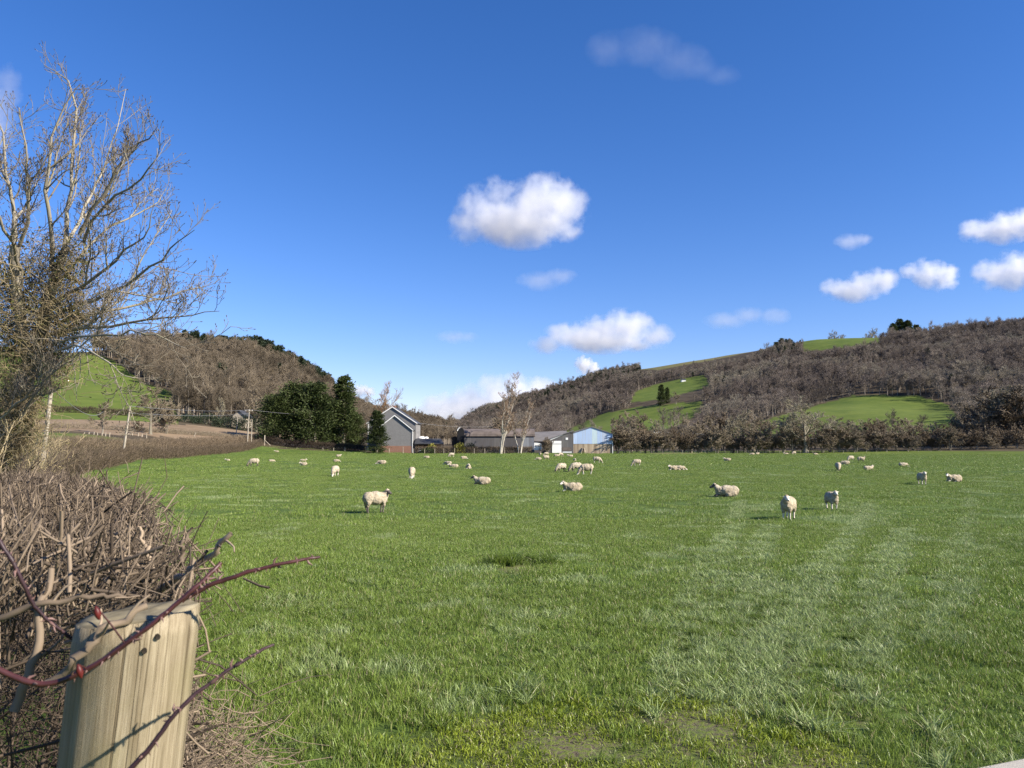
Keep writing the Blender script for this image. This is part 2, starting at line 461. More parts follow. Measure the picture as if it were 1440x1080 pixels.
def split_terrain():
    na, nr = GX.shape
    idx = np.arange(na * nr).reshape(na, nr)
    q = np.stack([idx[:-1, :-1], idx[1:, :-1], idx[1:, 1:], idx[:-1, 1:]], -1)
    q = np.concatenate([q, np.stack([idx[-1:, :-1], idx[:1, :-1], idx[:1, 1:], idx[-1:, 1:]], -1)], 0)
    hl = np.concatenate([is_hill, is_hill[:1]], 0)
    fh = hl[:-1, :-1] | hl[1:, 1:]
    fx = np.concatenate([gpx, gpx[:1]], 0)[:-1, :-1]; fr = np.concatenate([GR, GR[:1]], 0)[:-1, :-1]
    fa = np.concatenate([GA, GA[:1]], 0)[:-1, :-1]
    fp = fh & (fr > np.interp(fx, [0, 150, 280, 350, 400], [148, 148, 182, 212, 218])) & (fr < np.interp(fx, [0, 250, 350, 400], [236, 238, 244, 248])) & (fx < 470) & (np.abs(fa) < rad(46))
    left = fx < 640
    V = np.stack([GX, GY, GZ], -1).reshape(-1, 3)
    bare = np.maximum(bare_f(GX, GY), 0.7 * (1 - sstep(0.1, 0.2, track_d(GX, GY)))) * (GR < 40)
    attrs = dict(green=green.ravel(), moor=moor.ravel(), bare=bare.ravel())
    flips = q[..., ::-1].reshape(-1, 4)
    for nm, mask, mt in (('pasture', ~fh, M['field']), ('ploughed_field', fp, M['plough']),
                         ('hillside', fh & ~fp & left, M['hill']), ('hillside', fh & ~fp & ~left, M['hill'])):
        qq = flips[mask.ravel()]
        used, inv = np.unique(qq, return_inverse=True)
        me = np_mesh(nm, V[used], inv.reshape(-1, 4), None, {k: a[used] for k, a in attrs.items()}, True)
        tag(link(nm, me, None, mt), kind='structure')
split_terrain()

#%%GRASS
def gn_scatter(name, pts, idx, rot, scl, protos, label_kind='stuff'):
    """one object: prototypes instanced on a cloud of points"""
    me = bpy.data.meshes.new(name + '_points')
    me.vertices.add(len(pts)); me.vertices.foreach_set('co', np.asarray(pts, np.float32).ravel())
    a = me.attributes.new('idx', 'INT', 'POINT'); a.data.foreach_set('value', np.asarray(idx, np.int32))
    a = me.attributes.new('rot', 'FLOAT_VECTOR', 'POINT'); a.data.foreach_set('vector', np.asarray(rot, np.float32).ravel())
    a = me.attributes.new('scl', 'FLOAT_VECTOR', 'POINT'); a.data.foreach_set('vector', np.asarray(scl, np.float32).ravel())
    o = link(name, me); o['kind'] = label_kind
    col = bpy.data.collections.new(name + '_kinds')
    for i, p in enumerate(protos):
        for m in [p.data]:
            ob = p
        col.objects.link(ob)
    ng = bpy.data.node_groups.new(name + '_scatter', 'GeometryNodeTree')
    ng.interface.new_socket('Geometry', in_out='INPUT', socket_type='NodeSocketGeometry')
    ng.interface.new_socket('Geometry', in_out='OUTPUT', socket_type='NodeSocketGeometry')
    N = ng.nodes.new; L = ng.links.new
    gi = N('NodeGroupInput'); go = N('NodeGroupOutput')
    ci = N('GeometryNodeCollectionInfo'); ci.inputs['Collection'].default_value = col
    ci.inputs['Separate Children'].default_value = True; ci.inputs['Reset Children'].default_value = True
    m2p = N('GeometryNodeMeshToPoints'); iop = N('GeometryNodeInstanceOnPoints'); iop.inputs['Pick Instance'].default_value = True
    def na(nm, ty):
        x = N('GeometryNodeInputNamedAttribute'); x.data_type = ty; x.inputs['Name'].default_value = nm; return x.outputs['Attribute']
    L(gi.outputs[0], m2p.inputs['Mesh']); L(m2p.outputs[0], iop.inputs['Points'])
    L(ci.outputs[0], iop.inputs['Instance']); L(na('idx', 'INT'), iop.inputs['Instance Index'])
    L(na('rot', 'FLOAT_VECTOR'), iop.inputs['Rotation']); L(na('scl', 'FLOAT_VECTOR'), iop.inputs['Scale'])
    L(iop.outputs[0], go.inputs[0])
    md = o.modifiers.new('scatter', 'NODES'); md.node_group = ng
    return o

def blades(n, size, h, w, lean, clump=0.0, rng=R, M_=4, bow=0.5, hvar=0.5, dirbias=None):
    b = rng.uniform(-size / 2, size / 2, (n, 2))
    if clump:
        c = rng.uniform(-size / 2, size / 2, (max(3, int(n / clump)), 2)); k = rng.integers(0, len(c), n)
        b = c[k] + rng.normal(size=(n, 2)) * size * 0.045
    H = h * rng.uniform(1 - hvar, 1 + hvar, n)
    a = rng.uniform(0, 2 * np.pi, n)
    ld = np.stack([np.cos(a), np.sin(a)], 1)
    if dirbias is not None: ld = unit(ld + np.array(dirbias))
    l = np.abs(rng.normal(size=n)) * lean
    t = np.linspace(0, 1, M_)
    off = (l[:, None] * t[None] + (bow * rng.uniform(0.2, 1.0, n))[:, None] * t[None] ** 2) * H[:, None]
    zz = H[:, None] * (t[None] - 0.28 * np.minimum((l + bow * 0.5), 1.6)[:, None] * t[None] ** 2)
    Pc = np.concatenate([b[:, None, :] + ld[:, None, :] * off[..., None], np.maximum(zz, 0.003)[..., None]], -1)
    Pc[:, 0, 2] = -0.02
    wa = rng.uniform(0, 2 * np.pi, n); wd = np.stack([np.cos(wa), np.sin(wa), np.zeros(n)], 1)
    W = w * rng.uniform(0.6, 1.3, n)[:, None] * np.array([0.9, 1.0, 0.75, 0.08])[None] if M_ == 4 else w * rng.uniform(0.6, 1.3, n)[:, None] * np.linspace(1, 0.1, M_)[None]
    Lv = Pc - wd[:, None, :] * W[..., None] / 2; Rv = Pc + wd[:, None, :] * W[..., None] / 2
    V = np.stack([Lv, Rv], 2).reshape(-1, 3)
    base = (np.arange(n) * M_ * 2)[:, None] + (np.arange(M_ - 1) * 2)[None]
    q = np.stack([base, base + 1, base + 3, base + 2], -1).reshape(-1, 4)
    return V, q, np.repeat(rng.uniform(0, 1, n), M_ * 2)

def grass_proto(nm, mt, *a, **k):
    v, q, r = blades(*a, **k)
    me = np_mesh(nm, v, q, None, {'rnd': r}, True); me.materials.append(mt)
    return bpy.data.objects.new(nm, me)

def make_grass():
    protos = []
    def add(*a, **k): protos.append(grass_proto(f'blade_patch_{len(protos):02d}', *a, **k)); return len(protos) - 1
    z1 = [add(M['grass'], 720, 0.44, 0.044, 0.0036, 0.45, clump=11) for _ in range(5)]
    z1p = [add(M['grass_pale'], 560, 0.44, 0.056, 0.0040, 0.55, clump=12, bow=0.6) for _ in range(3)]
    z1m = [add(M['moss'], 700, 0.44, 0.026, 0.005, 0.7, clump=0) for _ in range(3)]
    z1d = [add(M['grass_dark'], 300, 0.30, 0.14, 0.006, 0.4, clump=30) for _ in range(2)]
    z2 = [add(M['grass'], 1250, 0.9, 0.046, 0.0048, 0.45, clump=8) for _ in range(5)]
    z2p = [add(M['grass_pale'], 1000, 0.9, 0.056, 0.0052, 0.55, clump=12, bow=0.6) for _ in range(3)]
    z3 = [add(M['grass'], 1400, 2.2, 0.058, 0.0115, 0.5, clump=6, M_=3) for _ in range(4)]
    z3p = [add(M['grass_pale'], 1200, 2.2, 0.062, 0.012, 0.55, clump=10, M_=3) for _ in range(2)]
    z4 = [add(M['grass'], 1400, 5.5, 0.07, 0.03, 0.6, clump=5, M_=3) for _ in range(3)]
    trk = [add(M['grass_pale'], 150, 0.22, 0.06, 0.0046, 0.6, clump=10, bow=0.7) for _ in range(3)]
    trk2 = [add(M['grass_pale'], 260, 0.34, 0.062, 0.0072, 0.6, clump=10, bow=0.7) for _ in range(2)]
    tuft = [add(M['grass'], 80, 0.15, 0.080, 0.0040, 0.5, clump=45, bow=0.6) for _ in range(2)]
    tuftp = [add(M['grass_pale'], 80, 0.15, 0.085, 0.0040, 0.6, clump=45, bow=0.8) for _ in range(2)]
    Ps, I, S = [], [], []
    def zone(r0, r1, step, normal, pale, scale_jit=0.25):
        n = int(2 * r1 / step)
        gx, gy = np.meshgrid(np.arange(-n, n) * step * 0.5, np.arange(0, n) * step * 0.5)
        # jittered grid
        gx, gy = np.meshgrid(np.arange(-r1, r1, step), np.arange(0.3, r1, step))
        gx = gx.ravel() + R.uniform(-0.4, 0.4, gx.size) * step; gy = gy.ravel() + R.uniform(-0.4, 0.4, gy.size) * step
        r = np.hypot(gx, gy); a = np.abs(np.arctan2(gx, gy))
        jit = R.uniform(-0.12, 0.12, r.size) * (r1 - r0) * 0.4
        k = (r + jit > r0) & (r + jit < r1) & (a < rad(43)) & (gx > left_edge_x(gy) + 0.15) & (r < 211)
        gx, gy = gx[k], gy[k]; n = len(gx)
        b = bare_f(gx, gy); td = track_d(gx, gy)
        lowf = np.array([mnoise.noise((x * 0.35, y * 0.35, 0)) for x, y in zip(gx, gy)])
        hif = np.array([mnoise.noise((x * 1.6, y * 1.6, 5)) for x, y in zip(gx, gy)])
        ispale = (r0 > 20) & (td < 0.5 + 0.4 * R.random(n)) & (R.random(n) < 0.8)
        if r0 < 28: ispale |= (R.random(n) < 0.03 + 0.10 * np.clip(lowf, 0, 1)) | ((np.abs(gx - 1.2 - 0.16 * gy) < 0.8) & (gy < 13) & (R.random(n) < 0.12))
        idx = np.where(ispale, R.choice(pale, n), R.choice(normal, n))
        sz = np.clip(1.0 + 0.45 * hif + 0.45 * lowf + R.uniform(-scale_jit, scale_jit, n), 0.62, 1.9)
        sz = np.where((td < 0.25) & (r0 < 25), sz * 0.7, sz)
        if r0 < 9:
            moss = (b > 0.12) & (R.random(n) < 0.85)
            idx = np.where(moss, R.choice(z1m, n), idx); sz = np.where(moss, 1.0, sz)
            keep = ~((b > 0.75) & (R.random(n) < 0.45))
        else: keep = np.ones(n, bool)
        hx, hy = gx - HOLE[0], gy - HOLE[1]
        keep &= ~((td < 0.12) & (hif > 0.25) & (gy < 20) & (R.random(n) < 0.6))
        keep &= ~((np.abs(hx) < 0.42) & (hy > -1.3) & (hy < 0.25) & (R.random(n) < 0.85))
        gx, gy, idx, sz = gx[keep], gy[keep], idx[keep], sz[keep]; n = len(gx)
        Ps.append(np.stack([gx, gy, ground(gx, gy)], 1)); I.append(idx)
        S.append(np.stack([np.ones(n), np.ones(n), sz], 1))
    zone(2.2, 9.5, 0.28, z1, z1p)
    zone(9.0, 27, 0.56, z2, z2p)
    zone(25, 82, 1.45, z3, z3p)
    zone(78, 212, 3.6, z4, z4)
    # single tufts: rank grass round the wet hole, along the ruts and dotted about
    tx, ty, ti, ts = [], [], [], []
    for _ in range(20):
        a = R.uniform(-0.1, math.pi + 0.1); rr_ = R.uniform(0.8, 1.15)
        tx.append(HOLE[0] + math.cos(a) * rr_ * 0.36 + R.normal() * 0.05); ty.append(HOLE[1] + 0.1 + math.sin(a) * rr_ * 0.45); ti.append(R.choice(z1d + z1[:2])); ts.append(R.uniform(0.8, 1.4))
    for _ in range(420):
        y = R.uniform(3.2, 17); x = R.uniform(-0.62, 0.72) * y
        if x < left_edge_x(y) + 0.3 or bare_f(x, y) > 0.6: continue
        tx.append(x); ty.append(y); ti.append(R.choice(tuft if R.random() < 0.55 else tuftp)); ts.append(R.uniform(0.5, 1.05))
    for ti_, tr in enumerate(TRACKS):
        tr = np.array(tr); seg = np.linalg.norm(np.diff(tr, axis=0), axis=1); cum = np.r_[0, np.cumsum(seg)]
        for side in (-1, 1):
            q = 0.0
            while q < cum[-1]:
                x = np.interp(q, cum, tr[:, 0]) + side * R.uniform(0.06, 0.17) + 0.10 * mnoise.noise((q * 0.4, ti_, side)); y = np.interp(q, cum, tr[:, 1])
                far_ = y > 10
                if R.random() < 0.72 + 0.3 * mnoise.noise((q * 0.5, ti_ + 7, side)):
                    tx.append(x); ty.append(y); ti.append(R.choice(trk2 if far_ else trk)); ts.append(R.uniform(0.75, 1.25))
                q += R.uniform(0.10, 0.2) * (1.8 if far_ else 1)
    for q0, q1 in (((1128, 862), (1170, 805)), ((1226, 862), (1242, 808)), ((1060, 905), (1066, 850)), ((1195, 930), (1215, 880)), ((980, 940), (985, 890))):
        a, c = gpt(*q0), gpt(*q1)
        for _ in range(7):
            u = R.random(); tx.append(a[0] + (c[0] - a[0]) * u + R.normal() * 0.04); ty.append(a[1] + (c[1] - a[1]) * u); ti.append(R.choice(z1d)); ts.append(R.uniform(0.3, 0.5))
    for x, y, s in ((735, 985, 1.5), (745, 978, 1.2), (905, 1010, 1.2), (1150, 1025, 1.5), (1130, 1030, 1.2), (1000, 975, 1.0), (1330, 1040, 1.3)):
        p = gpt(x, y); tx.append(p[0]); ty.append(p[1]); ti.append(R.choice(tuftp)); ts.append(s)
    tx, ty = np.array(tx), np.array(ty)
    Ps.append(np.stack([tx, ty, ground(tx, ty)], 1)); I.append(np.array(ti)); S.append(np.repeat(np.array(ts)[:, None], 3, 1))
    pts = np.concatenate(Ps); rot = np.zeros_like(pts); rot[:, 2] = R.uniform(0, 6.283, len(pts))
    # small lean with the ground so that patches do not repeat
    rot[:, 0] = R.normal(size=len(pts)) * 0.05; rot[:, 1] = R.normal(size=len(pts)) * 0.05
    gn_scatter('grass', pts, np.concatenate(I), rot, np.concatenate(S), protos)
make_grass()

#%%TREES
def spray(points, dirs, L, W, rng=R, fold=0.0):
    """leaf-sized diamond faces at points, pointing along dirs"""
    n = len(points); d = unit(dirs); s = unit(np.cross(d, rng.normal(size=(n, 3))))
    L = L * rng.uniform(0.6, 1.4, n)[:, None]; W = W * rng.uniform(0.6, 1.4, n)[:, None]
    v = np.stack([points, points + d * L * 0.45 + s * W / 2, points + d * L, points + d * L * 0.45 - s * W / 2], 1).reshape(-1, 3)
    return v, np.arange(n * 4).reshape(-1, 4)

def bare_tree_meshes(nm, H, spread, trunk_r, seed, limbs=9, up=0.12, fork=0.25, twig=0.02, n3=6, n4=5, lim_ang=42, dens=1.0, lean=0.0, multi=1):
    rng = np.random.default_rng(seed)
    mt, mc = MB(), MB()
    stems, srad = [], []
    for s in range(multi):
        n = 7; z = np.linspace(0, 1, n)
        a = rng.uniform(0, 6.28); off = (0.02 + 0.13 * (multi > 1)) * H
        pts = np.stack([np.cos(a) * off * z ** 1.2 + rng.normal(size=n) * 0.012 * H * z + lean * H * z, np.sin(a) * off * z ** 1.2 + rng.normal(size=n) * 0.012 * H * z, z * H * (0.82 if multi == 1 else rng.uniform(0.7, 0.95))], 1)
        if multi > 1: pts[:, :2] += np.array([math.cos(a), math.sin(a)]) * trunk_r
        stems.append(pts); srad.append(trunk_r / multi ** 0.4 * (1 - 0.86 * z ** 0.8) * np.r_[1.35, np.ones(n - 1)])
    S, SR = np.array(stems), np.array(srad)
    l1, r1 = grow(S, SR, limbs, fork, 0.98, spread, lim_ang, up, 0.16, 5, 0.55, 0.35, rng)
    l2, r2 = grow(l1, r1, 5, 0.25, 1.0, 0.55, 40, up * 0.8, 0.2, 4, 0.6, 0.4, rng)
    l3, r3 = grow(l2, r2, n3, 0.2, 1.0, 0.6, 38, up, 0.25, 4, 0.6, 0.4, rng)
    r3 = np.maximum(r3, twig * np.linspace(1, 0.6, 4)[None])
    l4, r4 = grow(l3, r3, n4, 0.15, 1.0, 0.62, 36, up, 0.25, 3, 0.6, 0.5, rng)
    r4 = np.maximum(r4 * 0.6, twig * 0.7 * np.linspace(1, 0.5, 3)[None])
    if dens < 1: k = rng.random(len(l4)) < dens; l4, r4 = l4[k], r4[k]
    for pp, rr_, k, mb in ((S, SR, 7, mt), (l1, r1, 5, mt), (l2, np.maximum(r2, twig), 4, mc), (l3, r3, 3, mc), (l4, r4, 3, mc)):
        mb.tubes(pp, rr_, k, rng.uniform(0, 1, len(pp)))
    return mt.mesh('trunk', True), mc.mesh('crown', True)

def tree_root(nm, tm, cm, tmat, cmat, loc, rz, sc, label, cat='tree', group=None):
    r = empty(nm, loc, label, cat, group, rz, sc)
    link('trunk', tm, r, tmat if not tm.materials else None); link('crown', cm, r, cmat if not cm.materials else None)
    return r

def conifer_meshes(H, W, seed, n=5200, base=0.06, shape=1.0, leaf=(0.55, 0.20), lumps=9):
    rng = np.random.default_rng(seed)
    mt, mc = MB(), MB()
    z = np.linspace(0, 1, 6)
    mt.tubes(np.stack([0 * z, 0 * z, z * H * 0.95], 1), 0.028 * H * (1 - 0.9 * z), 7, [0.4])
    # limbs droop outward; the sprays sit along them
    nb = 210
    zb = base + (0.985 - base) * rng.random(nb) ** 0.85
    ab = rng.uniform(0, 6.283, nb)
    prof = np.minimum(1, ((1 - zb) / 0.75)) ** shape * np.clip((zb - base) / 0.10 + 0.55, 0, 1)
    lob = 1 + 0.22 * np.sin(ab * 3 + zb * lumps + seed) + 0.14 * np.sin(ab * 7 - zb * 17)
    rb = np.maximum(W / 2 * prof * lob * rng.uniform(0.65, 1.1, nb), 0.25)
    d = np.stack([np.cos(ab), np.sin(ab), np.zeros(nb)], 1)
    t = np.linspace(0, 1, 4)
    rise = rng.uniform(-0.05, 0.35, nb)
    pts = d[:, None, :] * (rb[:, None] * t[None])[..., None]
    pts[..., 2] = (zb * H)[:, None] + rb[:, None] * (rise[:, None] * t[None] ** 1.3)
    mt.tubes(pts, 0.05 * (1 - 0.8 * t)[None] * np.ones((nb, 1)) * (H / 14), 3, rng.random(nb))
    k = rng.integers(0, nb, n); u = rng.beta(2.2, 1.0, n)
    f = u * 2.999; i0 = f.astype(int); w = (f - i0)[:, None]
    p = pts[k, i0] * (1 - w) + pts[k, np.minimum(i0 + 1, 3)] * w
    p += rng.normal(size=(n, 3)) * np.array([1, 1, 0.7]) * 0.06 * W * (0.4 + prof[k])[:, None]
    dr = d[k] + rng.normal(size=(n, 3)) * 0.5 + np.array([0, 0, 0.15])
    v, q = spray(p, dr, leaf[0] * H / 14, leaf[1] * H / 14, rng)
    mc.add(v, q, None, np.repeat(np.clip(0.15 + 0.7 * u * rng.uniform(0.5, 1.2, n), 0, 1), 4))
    return mt.mesh('trunk'), mc.mesh('crown')

# prototypes of bare trees seen at a hundred metres and more
OAK = bare_tree_meshes('oak', 12, 0.62, 0.42, 11, limbs=15, up=0.10, fork=0.25, twig=0.046, n3=8, n4=7, lim_ang=58)
OAK_B = bare_tree_meshes('oak', 10, 0.55, 0.30, 12, limbs=13, up=0.14, fork=0.22, twig=0.052, n3=8, n4=6, lim_ang=50)
ASHY = bare_tree_meshes('ash', 12, 0.42, 0.26, 13, limbs=14, up=0.22, fork=0.25, twig=0.048, n3=7, n4=6, lim_ang=38)
ALDER = bare_tree_meshes('alder', 11, 0.30, 0.2, 14, limbs=20, up=0.10, fork=0.2, twig=0.052, n3=7, n4=6, lim_ang=48)
SCRUB = bare_tree_meshes('scrub', 6, 0.55, 0.16, 15, limbs=7, up=0.16, fork=0.1, twig=0.048, n3=6, n4=5, lim_ang=40, multi=5)
SCRUB_B = bare_tree_meshes('scrub', 5, 0.6, 0.13, 16, limbs=7, up=0.10, fork=0.08, twig=0.048, n3=6, n4=5, lim_ang=48, multi=6)
for tset, a, b in ((OAK, 'bare_trunk', 'grey_twig'), (OAK_B, 'bare_trunk', 'bare_twig'), (ASHY, 'bare_trunk', 'grey_twig'),
                   (ALDER, 'bare_trunk', 'bare_twig'), (SCRUB, 'bare_trunk', 'far_hedge_twig'), (SCRUB_B, 'bare_trunk', 'bare_twig')):
    tset[0].materials.append(M[a]); tset[1].materials.append(M[b])
def mesh_h(ms): return float(np.percentile([v.co.z for v in ms[1].vertices], 97.5))
MH = {id(t): mesh_h(t) for t in (OAK, OAK_B, ASHY, ALDER, SCRUB, SCRUB_B)}
def put_tree(nm, ms, px, base_py, top_py, Y, label, cat='tree', group=None, wide=1.0, rz=None, name_z=None):
    p = at(px, Y)
    ztop = P(px, top_py, Y)[2]
    s = max(0.2, (ztop - p[2]) / MH[id(ms)])
    return tree_root(nm, ms[0], ms[1], None, None, p - np.array([0, 0, 0.1]), R.uniform(0, 6.28) if rz is None else rz, (s * wide, s * wide, s), label, cat, group)

# --- the treeline beyond the field, right of the barns
def treeline():
    put_tree('oak_tree', OAK, 1130, 638, 563, 207, 'tall spreading leafless oak standing in front of the far treeline', 'tree', None, 1.55, rz=0.6)
    tops = [(868, 604), (886, 588), (903, 598), (921, 590), (940, 600), (955, 594), (969, 592), (985, 588), (1000, 585), (1014, 586), (1028, 583), (1042, 580), (1056, 583), (1070, 585), (1084, 588), (1098, 590),
            (1112, 588), (1126, 592), (1142, 590), (1157, 592), (1171, 590), (1185, 594), (1199, 596), (1213, 590), (1227, 594), (1240, 590), (1254, 594), (1268, 588), (1282, 590), (1296, 598), (1310, 596),
            (1324, 600), (1338, 592), (1352, 584), (1366, 568), (1380, 556), (1394, 552), (1408, 548), (1424, 550), (1440, 545), (1456, 548)]
    kinds = [ALDER, ASHY, OAK_B, ALDER, SCRUB, ASHY, OAK_B]
    num = 'first second third fourth fifth sixth seventh eighth ninth tenth eleventh twelfth thirteenth fourteenth fifteenth sixteenth seventeenth eighteenth nineteenth twentieth twenty-first twenty-second twenty-third twenty-fourth'.split()
    left = [t for t in tops if t[0] < 1130]; right = [t for t in tops if t[0] >= 1130]
    for side, lst in (('left', left[::-1]), ('right', right)):
        for i, (px, ty) in enumerate(lst):
            k = kinds[(i * 3 + (side == 'left')) % len(kinds)]
            put_tree('treeline_tree', k, px + R.uniform(-3, 3), 638, ty + R.uniform(-3, 3), R.uniform(214, 232),
                     f'leafless tree in the far treeline, {num[i]} to the {side} of the spreading oak', 'tree', 'leafless trees in the treeline behind the field', R.uniform(1.15, 1.6))
    sp_ = list(range(866, 1460, 13))
    sl = [x for x in sp_ if x < 1130][::-1]; sr = [x for x in sp_ if x >= 1130]
    for side, lst in (('left', sl), ('right', sr)):
        for i, px in enumerate(lst):
            put_tree('bramble_bush', [SCRUB, SCRUB_B][i % 2], px + R.uniform(-4, 4), 638, R.uniform(600, 617), R.uniform(207, 212),
                     f'low brown thicket under the far treeline, {num[i] if i < len(num) else "last"} to the {side} of the spreading oak', 'bush', 'brown thickets along the far field edge', R.uniform(1.1, 1.6))
treeline()

#%%WOODS
def far_bare(seed, tw, nt, H=11, W=0.34, trunk=True, bush=False):
    rng = np.random.default_rng(seed)
    mb = MB(); z = np.linspace(0, 1, 4)
    S = np.stack([rng.normal(size=4) * 0.15 * z, rng.normal(size=4) * 0.15 * z, z * H * 0.85], 1)[None]
    SR = (0.20 * (1 - 0.8 * z))[None]
    l1, r1 = grow(S, SR, 10, 0.3, 1.0, W, 34, 0.2, 0.2, 3, 0.6, 0.4, rng)
    l2, r2 = grow(l1, np.maximum(r1, tw), nt, 0.1, 1.0, 0.62, 44, 0.22, 0.3, 3, 0.6, 0.5, rng)
    l3, r3 = grow(l2, np.maximum(r2, tw), 3, 0.1, 1.0, 0.7, 40, 0.2, 0.3, 3, 0.6, 0.5, rng)
    n0 = 0
    mb.tubes(S, SR, 5, [0.5]); nq0 = 4 * 0 + 3 * 5
    mb.tubes(l1, np.maximum(r1, tw), 3, rng.random(len(l1)))
    mb.tubes(l2, np.maximum(r2, tw), 3, rng.random(len(l2)))
    mb.tubes(l3, np.full(r3.shape, tw) * np.linspace(1, 0.5, 3)[None], 3, rng.random(len(l3)))
    me = mb.mesh('tree', True)
    mi = np.ones(len(me.polygons), np.int32); mi[:nq0] = 0
    me.polygons.foreach_set('material_index', mi)
    return me

def woods(name, px_lo, px_hi, r_lo, r_hi, n, bmat, seed, conifer_fn, hscale):
    rng = np.random.default_rng(seed)
    protos = []
    for i in range(4):
        me = far_bare(seed + i, 0.027, 17, 11, 0.36 if i < 2 else 0.44); me.materials.append(M['wood_trunk']); me.materials.append(bmat)
        protos.append(bpy.data.objects.new(f'{name}_{i:02d}', me))
    for i in range(2):
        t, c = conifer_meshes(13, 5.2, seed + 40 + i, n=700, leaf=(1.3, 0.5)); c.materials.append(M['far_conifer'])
        protos.append(bpy.data.objects.new(f'{name}_{i + 4:02d}', c))
    # even cover: random over azimuth and distance, weight by distance
    a = np.arctan((rng.uniform(px_lo, px_hi, n * 6) - 720) / FPX)
    r = np.sqrt(rng.uniform(r_lo ** 2, r_hi ** 2, n * 6))
    x, y = r * np.sin(a), r * np.cos(a); z = ground(x, y)
    px, py = project(np.stack([x, y, z], -1))
    ridge = np.interp(px, PXS, ST_R[:, 5]); foot = np.interp(px, PXS, ST_R[:, 1])
    ok = (r < ridge * 1.04) & (r > foot)
    for k, poly in FIELDS.items(): ok &= ~(in_poly(px, py, poly) & ok)
    ok &= ~in_poly(px, py, MOOR) & ~in_poly(px, py - 6, MOOR) & ~in_poly(px, py - 11, MOOR)
    ok &= ~((px < 470) & (r < 262)) & ~((px > 640) & (r < 245)) & ~((px > 500) & (px <= 640) & (r < 300))
    # keep trees from hiding the open fields just above them
    for k, poly in FIELDS.items():
        hp = 11 * FPX / r
        cover = in_poly(px, py - hp * 0.75, poly) | in_poly(px, py - hp * 0.4, poly)
        if k in ('left', 'top', 'up'): ok &= ~cover
        else: ok &= ~(cover & (rng.random(px.shape) < 0.93))
    # glades
    gl = np.array([mnoise.noise((xx * 0.012, yy * 0.012, 3.0)) for xx, yy in zip(x, y)])
    ok &= (gl > -0.62)
    k = np.where(ok)[0][:n]
    x, y, z, r, px, py = x[k], y[k], z[k], r[k], px[k], py[k]
    m = len(k)
    con = conifer_fn(px, py, r, rng)
    idx = np.where(con, rng.integers(4, 6, m), rng.integers(0, 4, m))
    big = np.array([mnoise.noise((xx * 0.02, yy * 0.02, 9.0)) for xx, yy in zip(x, y)])
    s = hscale * (1 + 0.55 * big) * rng.uniform(0.65, 1.25, m) * np.where((rng.random(m) < 0.06) & ~con, 1.45, 1.0) * np.where(con, np.where(px < 640, 0.95, 0.72), 1.0) * np.where((px > 470) & (px < 660), 0.75, 1.0)
    rot = np.zeros((m, 3)); rot[:, 2] = rng.uniform(0, 6.28, m)
    wide = rng.uniform(0.9, 1.35, m)
    gn_scatter(name, np.stack([x, y, z - 0.3], 1), idx, rot, np.stack([s * wide, s * wide, s], 1), protos)

def con_left(px, py, r, rng):
    sky = np.interp(px, [250, 280, 350, 400, 460, 520], [470, 478, 486, 503, 535, 556])
    return ((py < sky + 17) & (px > 255) & (px < 475)) | (rng.random(px.shape) < 0.006)
def con_right(px, py, r, rng):
    sky = np.interp(px, PXS, ST_Y[:, 5])
    return ((py < sky + 16) & (px < 960) & (rng.random(px.shape) < 0.45)) | ((px > 1085) & (px < 1118 + 14 * rng.random(px.shape)) & (py < 505) & (rng.random(px.shape) < 0.28)) | ((px > 925) & (px < 945) & (py > 545) & (py < 575)) | (rng.random(px.shape) < 0.012)
woods('woodland', -60, 645, 235, 900, 4800, M['wood_left'], 31, con_left, 0.85)
woods('woodland', 640, 1520, 245, 1420, 15000, M['wood_right'], 61, con_right, 0.74)
#%%REST
#%%HEDGES
def lerp_edge(y): return left_edge_x(y)
def edge_frame(y):
    """unit vector along the hedge at forward distance y, and the one pointing away from the field"""
    e = 0.4
    d = np.stack([left_edge_x(y + e) - left_edge_x(y - e), np.full(np.shape(y), 2 * e)], -1)
    d = unit(d); return d, np.stack([-d[..., 1], d[..., 0]], -1)

def twigs(base, dirs, L, r, rng, Mp=3, jit=0.25, taper=0.5):
    n = len(base); d = unit(dirs); pts = [base]; p = base
    L = np.asarray(L) * np.ones(n)
    for i in range(Mp - 1):
        d = unit(d + rng.normal(size=(n, 3)) * jit); p = p + d * (L / (Mp - 1))[:, None]; pts.append(p)
    return np.stack(pts, 1), (np.asarray(r) * np.ones(n))[:, None] * np.linspace(1, taper, Mp)[None]

def hedge_shell(rng, n, y0, y1, width, height, pw=1.0):
    """points and outward directions on the clipped faces (top, field side, back) of the hedge between y0 and y1"""
    y = y0 + (y1 - y0) * rng.random(n) ** pw
    d, o = edge_frame(y); ex = left_edge_x(y)
    face = rng.random(n)
    hh = height(y) if callable(height) else height
    wob = np.array([mnoise.noise((yy * 1.3, 0, 1.5)) for yy in y])
    wob2 = np.array([mnoise.noise((yy * 2.1, 3, 7.5)) for yy in y])
    hh = hh * (1 + 0.07 * wob)
    s = rng.random(n)
    top = face < 0.55; side = (face >= 0.55) & (face < 0.92)
    across = np.where(top, s * width, np.where(side, 0.0, width))
    zz = np.where(top, hh - 0.06 * (2 * s - 1) ** 4 * hh, s ** 0.8 * hh * 0.97)
    inset = np.where(side, 0.10 * np.sin(s * 3.1) + 0.10 * wob2 - 0.06, 0)
    across = across - inset
    x = ex + o[:, 0] * across; yy = y + o[:, 1] * across
    nx = np.where(top, 0.25 * (0.5 - s) * 2 , np.where(side, 1.0, -1.0))
    dirs = np.stack([-o[:, 0] * nx, -o[:, 1] * nx, np.where(top, 1.0, 0.35)], 1)
    return np.stack([x, yy, ground(x, yy) + zz], 1), dirs

